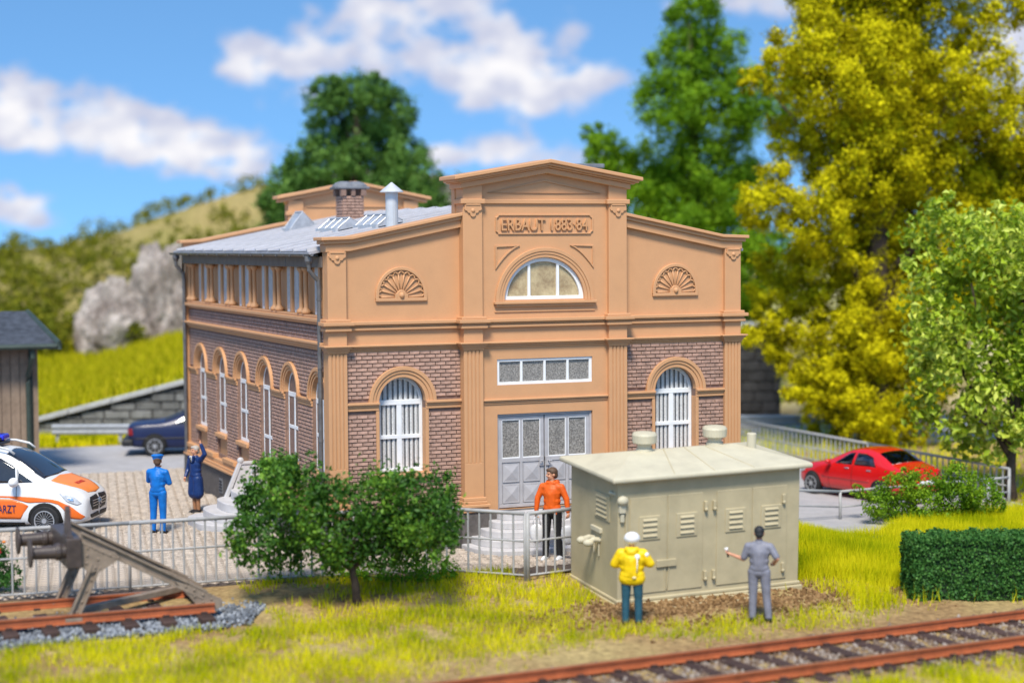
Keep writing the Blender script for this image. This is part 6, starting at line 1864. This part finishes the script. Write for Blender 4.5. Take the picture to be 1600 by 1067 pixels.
for s in (-1, 1): patch('tail_lamp', bv, [(s * .64, .62), (s * .40, .64), (s * .40, .79), (s * .60, .79)], 'B', TAILR, red, .010, 8, 6)
patch('number_plate', bv, [(-.26, .50), (.26, .50), (.26, .60), (-.26, .60)], 'B', WHITE, red, .012, 8, 4)
patch('bumper_trim', bv, [(-.60, .40), (.60, .40), (.60, .43), (-.60, .43)], 'B', BLACKP, red, .012, 12, 2)
# ------------------------------------------------------------------ people
SKIN = mk('skin', (.62, .30, .18), .5, .05, 10, sss=.1)
HAIRB = mk('brown_hair', (.10, .055, .03), .6, .2, 20, .4, 60)
HAIRD = mk('black_hair', (.02, .02, .022), .55, .2, 20, .4, 60)
HAIRG = mk('grey_hair', (.42, .38, .34), .6, .15, 20, .4, 60)
EYEM = mk('eye_dark', (.02, .015, .012), .3)
LIPM = mk('lips', (.42, .13, .10), .5)
def cloth(name, c, rough=.55, coat=.0): return mk(name, c, rough, .10, 5, .45, 14, spec=.35, coat=coat)

def remesh(name, mb, voxel, mat, parent, smooth_it=3, dim=None):
    o = mb.build(name, mat, parent, smooth=True)
    m = o.modifiers.new('vox', 'REMESH'); m.mode = 'VOXEL'; m.voxel_size = voxel; m.use_smooth_shade = True
    s = o.modifiers.new('smooth', 'SMOOTH'); s.factor = .5; s.iterations = smooth_it
    bake(o)
    if not o.data.materials: o.data.materials.append(mat)
    o.data.polygons.foreach_set('use_smooth', [True] * len(o.data.polygons))
    return o

def V3(*a): return Vector(a)
def hand(mb, wrist, d, palm_n, s, curl=.5):
    """palm, four unequal fingers and a thumb; d = hand direction, palm_n = where the palm faces, s = thumb side"""
    d = d.normalized(); side = d.cross(palm_n).normalized() * s; pn = side.cross(d).normalized() * s
    pn = palm_n.normalized()
    c = wrist + d * .05
    mb.capsule(wrist, .026, c, .030); mb.capsule(c + side * .022, .017, c - side * .022, .017)
    mb.capsule(c + d * .03 + side * .026, .015, c + d * .03 - side * .026, .015)
    for k, (o_, ln) in enumerate(((.030, .070), (.010, .080), (-.010, .075), (-.030, .058))):
        b = c + d * .035 + side * o_
        m = b + (d * (1 - curl * .5) + pn * curl * .7).normalized() * ln * .55
        t = m + (d * (1 - curl * 1.2) + pn * curl * 1.2).normalized() * ln * .45
        mb.capsule(b, .0105, m, .0095, 8); mb.capsule(m, .0095, t, .008, 8)
    b = c + side * .028 - d * .01
    m = b + (side * .6 + d * .6 + pn * .4).normalized() * .038
    t = m + (d * .8 + pn * .6).normalized() * .028
    mb.capsule(b, .0125, m, .011, 8); mb.capsule(m, .011, t, .009, 8)

def person(loc, rot, H, label, arms, jacket, trousers, shoes, hair=None, hat=None, hatm=None, head=(0, 0), legs=None, coat=False, short_sleeve=False, hood=False, skirt_legs=None, lean=0.0, group=None, cat='person', collar=None, puffy=0.0, wide=1.10):
    """arms: {'R': (elbow, wrist, palm normal), 'L': ...} in a figure 1.75 tall facing -y; R is -x"""
    k = H / 1.75
    e = empty('person', loc, (0, 0, rot), label, cat, group)
    e.scale = (k * wide, k * wide, k)
    hip = {'R': V3(-.095, 0, .93), 'L': V3(.095, 0, .93)}
    legs = legs or {'R': (V3(-.105, -.01, .50), V3(-.11, .02, .085)), 'L': (V3(.105, -.01, .50), V3(.11, .02, .085))}
    sho = {'R': V3(-.178, lean * 1.4, 1.395), 'L': V3(.178, lean * 1.4, 1.395)}
    che = V3(0, lean * 1.25, 1.28); nek = V3(0, lean * 1.5, 1.50)
    hc = V3(0, lean * 1.6 - .01, 1.635)
    HR = Matrix.Rotation(head[0], 4, 'Z') @ Matrix.Rotation(head[1], 4, 'X')
    def hp(x, y, z): return tuple(hc + (HR @ Vector((x, y, z))))
    # the body: one continuous surface
    mb = MB()
    mb.ball((0, 0, .95), (.150, .105, .13)); mb.ball(tuple(che), (.158, .105, .20)); mb.capsule((0, 0, 1.0), .115, tuple(che), .125)
    mb.capsule(sho['R'], .062, sho['L'], .062)
    mb.capsule(nek - V3(0, 0, .06), .056, hc - V3(0, 0, .06), .052)
    for c, r in (((0, .012, .025), (.078, .095, .098)), ((0, -.022, -.045), (.060, .068, .075)), ((0, -.04, -.085), (.034, .035, .03)), ((0, -.095, -.012), (.014, .022, .026)), ((.078, .012, -.012), (.012, .022, .032)), ((-.078, .012, -.012), (.012, .022, .032)), ((0, -.072, .035), (.055, .022, .014)), ((.034, -.072, -.03), (.02, .018, .018)), ((-.034, -.072, -.03), (.02, .018, .018))):
        q = MB(Matrix.Translation(hc) @ HR); q.ball(c, r, 14, 10); mb.add(q.v, q.f)
    for s in 'RL':
        el, wr, pn = arms[s][:3]; curl = arms[s][3] if len(arms[s]) > 3 else .5
        mb.capsule(sho[s], .052, el, .042); mb.capsule(el, .041, wr, .029)
        hand(mb, wr, wr - el, pn, 1 if s == 'R' else -1, curl)
        kn, an = legs[s]
        mb.capsule(hip[s], .085, kn, .058); mb.capsule(kn, .056, an, .038); mb.capsule(an, .036, an + V3(0, -.09, -.045), .026)
    remesh('body', mb, .0105, SKIN, e, 2)
    for s in (-1, 1):
        q = MB(Matrix.Translation(hc) @ HR); q.ball((s * .031, -.083, .006), (.011, .008, .008), 8, 6); q.build('eye', EYEM, e, smooth=True)
    q = MB(Matrix.Translation(hc) @ HR); q.ball((0, -.078, -.058), (.022, .010, .006), 10, 6); q.build('mouth', LIPM, e, smooth=True)
    # jacket / coat
    p = puffy
    mb = MB()
    mb.ball((0, 0, 1.0), (.172 + p, .128 + p, .12)); mb.ball(tuple(che), (.180 + p, .128 + p, .20)); mb.capsule((0, 0, 1.02), .132 + p, tuple(che), .14 + p)
    mb.ball((0, 0, 1.13), (.168 + p, .122 + p, .14))
    mb.capsule((-.08, 0, .92), .105 + p, (.08, 0, .92), .105 + p)
    mb.capsule(V3(-.12, 0, 1.385), .080 + p * .4, V3(.12, 0, 1.385), .080 + p * .4); mb.capsule(nek - V3(0, 0, .06), .07, sho['R'], .064 + p * .5); mb.capsule(nek - V3(0, 0, .06), .07, sho['L'], .064 + p * .5)
    mb.capsule(nek - V3(0, 0, .07), .082, nek - V3(0, 0, .025), .070)
    for s in 'RL':
        el, wr = arms[s][:2]
        if short_sleeve: mb.capsule(sho[s], .070, sho[s] + (el - sho[s]) * .85, .062)
        else:
            mb.capsule(sho[s], .070 + p * .6, el, .057 + p * .6); mb.capsule(el, .057 + p * .6, el + (wr - el) * .93, .043 + p * .5)
    if coat:
        mb.capsule((-.07, 0, .90), .125, (-.085, 0, .52), .135); mb.capsule((.07, 0, .90), .125, (.085, 0, .52), .135); mb.capsule((-.08, 0, .50), .13, (.08, 0, .50), .13)
    if hood:
        mb.capsule((-.075, .075, 1.475), .052, (.075, .075, 1.475), .052); mb.capsule((-.085, .02, 1.49), .040, (-.05, .09, 1.48), .05); mb.capsule((.085, .02, 1.49), .040, (.05, .09, 1.48), .05)
        mb.ball((0, .115, 1.43), (.085, .05, .07)); mb.capsule((-.07, -.04, 1.475), .030, (.07, -.04, 1.475), .030)
    jk = remesh('coat' if coat else 'jacket', mb, .0135, jacket, e, 3)
    if coat or hood or puffy:   # front seam and pockets
        pass
    if collar is not None:
        q = MB(); q.prism_y([(-.045, 1.50), (.045, 1.50), (.012, 1.34), (-.012, 1.34)], -.156, -.10); q.build('shirt_front', collar, jk, bevel=.01)
        q = MB(); q.prism_y([(-.014, 1.48), (.014, 1.48), (.02, 1.36), (0, 1.33), (-.02, 1.36)], -.164, -.15); q.build('tie', BLACKP, jk, bevel=.004)
        q = MB(); q.prism_y([(-.05, 1.52), (-.10, 1.50), (-.09, 1.38), (-.02, 1.30), (-.05, 1.42)], -.158, -.10); q.prism_y([(.05, 1.52), (.10, 1.50), (.09, 1.38), (.02, 1.30), (.05, 1.42)], -.158, -.10); q.build('lapel', jacket, jk, bevel=.01)
    # trousers
    mb = MB()
    if skirt_legs is None:
        mb.ball((0, 0, .93), (.160, .118, .12))
        for s in 'RL':
            kn, an = legs[s]
            mb.capsule(hip[s], .098, kn, .073); mb.capsule(kn, .072, an + V3(0, 0, .0), .060)
        remesh('trousers', mb, .0135, trousers, e, 3)
    else:
        for s in 'RL':
            kn, an = legs[s]
            mb.capsule(kn + V3(0, 0, .1), .066, an, .044)
        remesh('stockings', mb, .012, skirt_legs, e, 2)
    for s in 'RL':
        an = legs[s][1]; mb = MB()
        mb.capsule(an + V3(0, .02, -.025), .058, an + V3(0, -.11, -.044), .046); mb.capsule(an + V3(0, -.11, -.044), .046, an + V3(0, -.16, -.048), .038)
        q = remesh('shoe', mb, .011, shoes, e, 2)
    if hair:
        q = MB(Matrix.Translation(hc) @ HR); q.ball((0, .022, .040), (.086, .098, .096), 16, 12); q.ball((0, .06, -.02), (.072, .058, .075), 14, 10); q.ball((0, -.05, .085), (.06, .05, .036), 12, 8)
        remesh('hair', q, .012, hair, e, 1)
    if hat == 'helmet':
        q = MB(Matrix.Translation(hc) @ HR); q.ball((0, .0, .045), (.135, .148, .125), 18, 12); q.lathe([(.125, .02), (.140, .028), (.135, .04), (.118, .05)], 22, (0, 0, 0)); q.ball((0, -.12, .022), (.075, .055, .014), 12, 8)
        remesh('helmet', q, .012, hatm, e, 2)
    if hat == 'cap':
        q = MB(Matrix.Translation(hc) @ HR); q.lathe([(.098, .045), (.102, .075), (.112, .10), (.128, .125), (.122, .145), (.08, .158), (.01, .162)], 22, (0, .01, 0)); q.add(*[[(-.075, -.085, .055), (.075, -.085, .055), (.055, -.15, .035), (0, -.165, .030), (-.055, -.15, .035), (-.075, -.085, .068), (.075, -.085, .068), (.055, -.15, .046), (0, -.165, .041), (-.055, -.15, .046)], [(0, 1, 2, 3, 4), (9, 8, 7, 6, 5), (0, 5, 6, 1), (1, 6, 7, 2), (2, 7, 8, 3), (3, 8, 9, 4), (4, 9, 5, 0)]])
        q.build('cap', hatm, e, smooth=False, bevel=.006)
    return e, jk

def face(ang_img):
    """turn so that the figure looks along image angle: 0 = towards the viewer, + = to the viewer's right"""
    return -YAW + ang_img
# orange jacket, two white bags, head turned to the left
ORJ = cloth('orange_rainwear', (.74, .115, .010), .5, .0); BLK = cloth('black_cloth', (.015, .015, .017)); WSH = cloth('white_shoe', (.65, .65, .66))
e, jk = person((3.74, -1.92, .02), face(radians(-22)), 1.74, 'person in an orange hooded jacket carrying white bags by the front steps',
    {'R': (V3(-.27, -.03, 1.17), V3(-.285, -.06, .93), V3(1, 0, 0), .9), 'L': (V3(.28, .0, 1.17), V3(.315, -.02, .93), V3(-1, 0, 0), .9)},
    ORJ, BLK, WSH, hair=HAIRB, head=(radians(-48), .08), hood=True, puffy=.0, wide=1.04,
    legs={'R': (V3(-.10, -.04, .50), V3(-.115, -.05, .085)), 'L': (V3(.10, .02, .50), V3(.13, .06, .085))})
BAGM = mk('white_bag', (.66, .65, .66), .5, .06, 6, .3, 20)
kb = 1.72 / 1.75
for s, (hx_, hy_) in ((-1, (-.285, -.06)), (1, (.315, -.02))):
    c, sn = cos(face(radians(-22))), sin(face(radians(-22)))
    x, y = hx_ * kb + s * .01, hy_ * kb
    b = empty('shopping_bag', (3.74 + x * c - y * sn, -1.92 + x * sn + y * c, .32), (0, 0, face(radians(-22)) + .4), 'white bag in the %s hand of the person in orange' % ('right' if s < 0 else 'left'), 'bag')
    mb = MB(); mb.add([(-.11, -.05, .0), (.11, -.05, .0), (.11, .05, .0), (-.11, .05, .0), (-.15, -.065, .20), (.15, -.065, .20), (.15, .065, .20), (-.15, .065, .20), (-.13, -.04, .40), (.13, -.04, .40), (.13, .04, .40), (-.13, .04, .40)],
                      [(3, 2, 1, 0), (0, 1, 5, 4), (1, 2, 6, 5), (2, 3, 7, 6), (3, 0, 4, 7), (4, 5, 9, 8), (5, 6, 10, 9), (6, 7, 11, 10), (7, 4, 8, 11), (8, 9, 10, 11)])
    o = mb.build('bag_body', BAGM, b, smooth=True); m = o.modifiers.new('s', 'SUBSURF'); m.levels = 2; m.render_levels = 2
    MB().tube([(-.07, 0, .36), (-.05, 0, .50), (0, 0, .545), (.05, 0, .50), (.07, 0, .36)], .010, 6).build('bag_handle', BAGM, b, smooth=True)

# yellow jacket with white helmet, back to the viewer
YEL = cloth('yellow_rainwear', (.84, .56, .004), .5, .0); TEAL = cloth('teal_trousers', (.022, .085, .12)); BRN = cloth('brown_boots', (.06, .035, .02))
WHITEP = mk('white_paint', (.80, .80, .80), .4, .03)
e, jk = person((3.07, -6.60, -.255), face(radians(172)), 1.49, 'person in a bright yellow jacket and white helmet, back turned, by the hut',
    {'R': (V3(-.30, -.02, 1.20), V3(-.17, -.24, 1.17), V3(0, 0, 1), .6), 'L': (V3(.29, -.03, 1.18), V3(.13, -.25, 1.12), V3(0, 0, 1), .6)},
    YEL, TEAL, BRN, hat='helmet', hatm=WHITEP, hood=True, puffy=.045, wide=1.14, head=(0, .15))
MB().ball((-.10, .155, 1.36), (.045, .02, .05)).tube([(-.10, .17, 1.34), (-.10, .19, 1.20), (-.095, .185, 1.06)], .009, 6).build('strap', WHITEP, jk, smooth=True)
MB().ball((-.245, .04, 1.38), (.045, .05, .05)).build('shoulder_patch', WHITEP, jk, smooth=True)
MB().ball((-.05, .165, .96), (.035, .018, .022)).build('belt_buckle', mk('cream_patch', (.75, .62, .35), .5), jk, smooth=True)

# grey overalls, holding a torch towards the hut
GRY = cloth('grey_overall', (.205, .205, .245)); 
e, jk = person((5.15, -7.10, -.285), face(radians(168)), 1.58, 'dark-haired person in grey overalls holding a torch, facing the right hut doors',
    {'R': (V3(-.30, .06, 1.19), V3(-.25, -.14, 1.08), V3(1, 0, 0), .7), 'L': (V3(.26, -.02, 1.15), V3(.47, -.16, 1.20), V3(-.3, 0, 1), .8)},
    GRY, GRY, BLK, hair=HAIRD, short_sleeve=True, head=(.1, .12),
    legs={'R': (V3(-.12, -.01, .50), V3(-.16, .02, .085)), 'L': (V3(.10, -.01, .50), V3(.11, .0, .085))})
kk = 1.58 / 1.75; r_ = face(radians(168)); c, sn = cos(r_), sin(r_)
x, y, z = .545 * kk * 1.1, -.21 * kk * 1.1, 1.225 * kk
tor = empty('torch', (5.15 + x * c - y * sn, -7.10 + x * sn + y * c, -.285 + z), (0, 0, r_), 'small torch with a white head held by the person in grey', 'torch')
MB().tube([(-.02, .02, -.075), (.01, -.01, .03)], .016, 8).build('torch_grip', BLACKP, tor, smooth=True)
MB().tube([(.008, -.008, .025), (.02, -.02, .075)], .022, 10, .034).build('torch_head', WHITEP, tor, smooth=True)

# blue uniform with cap, back to the viewer, arms folded
BLU = cloth('bright_blue_uniform', (.004, .15, .52), .48, .05); 
e, jk = person((-2.38, 4.33, .02), face(radians(165)), 1.62, 'person in a bright blue uniform and cap standing on the courtyard with back turned',
    {'R': (V3(-.235, -.05, 1.15), V3(-.03, -.23, 1.16), V3(0, 1, 0), .4), 'L': (V3(.24, -.09, 1.18), V3(.13, -.20, 1.40), V3(-1, 0, 0), .6)},
    BLU, BLU, BLK, hair=HAIRB, hat='cap', hatm=BLU, head=(radians(22), 0.05))
# navy coat with raised arm
NVY = cloth('navy_coat', (.008, .032, .135), .45, .1); TAN = mk('tan_stockings', (.36, .17, .085), .5, .06, 8)
e, jk = person((-1.00, 6.92, .02), face(radians(-38)), 1.50, 'grey-haired person in a navy coat raising one arm beside the hall',
    {'R': (V3(-.245, -.01, 1.14), V3(-.20, -.14, .95), V3(1, 0, 0), .5), 'L': (V3(.35, -.02, 1.56), V3(.27, -.07, 1.83), V3(0, -1, 0), .6)},
    NVY, NVY, BLK, hair=HAIRG, coat=True, skirt_legs=TAN, head=(radians(-15), 0), collar=WHITEP,
    legs={'R': (V3(-.065, 0, .48), V3(-.06, .02, .085)), 'L': (V3(.065, 0, .48), V3(.06, .02, .085))})
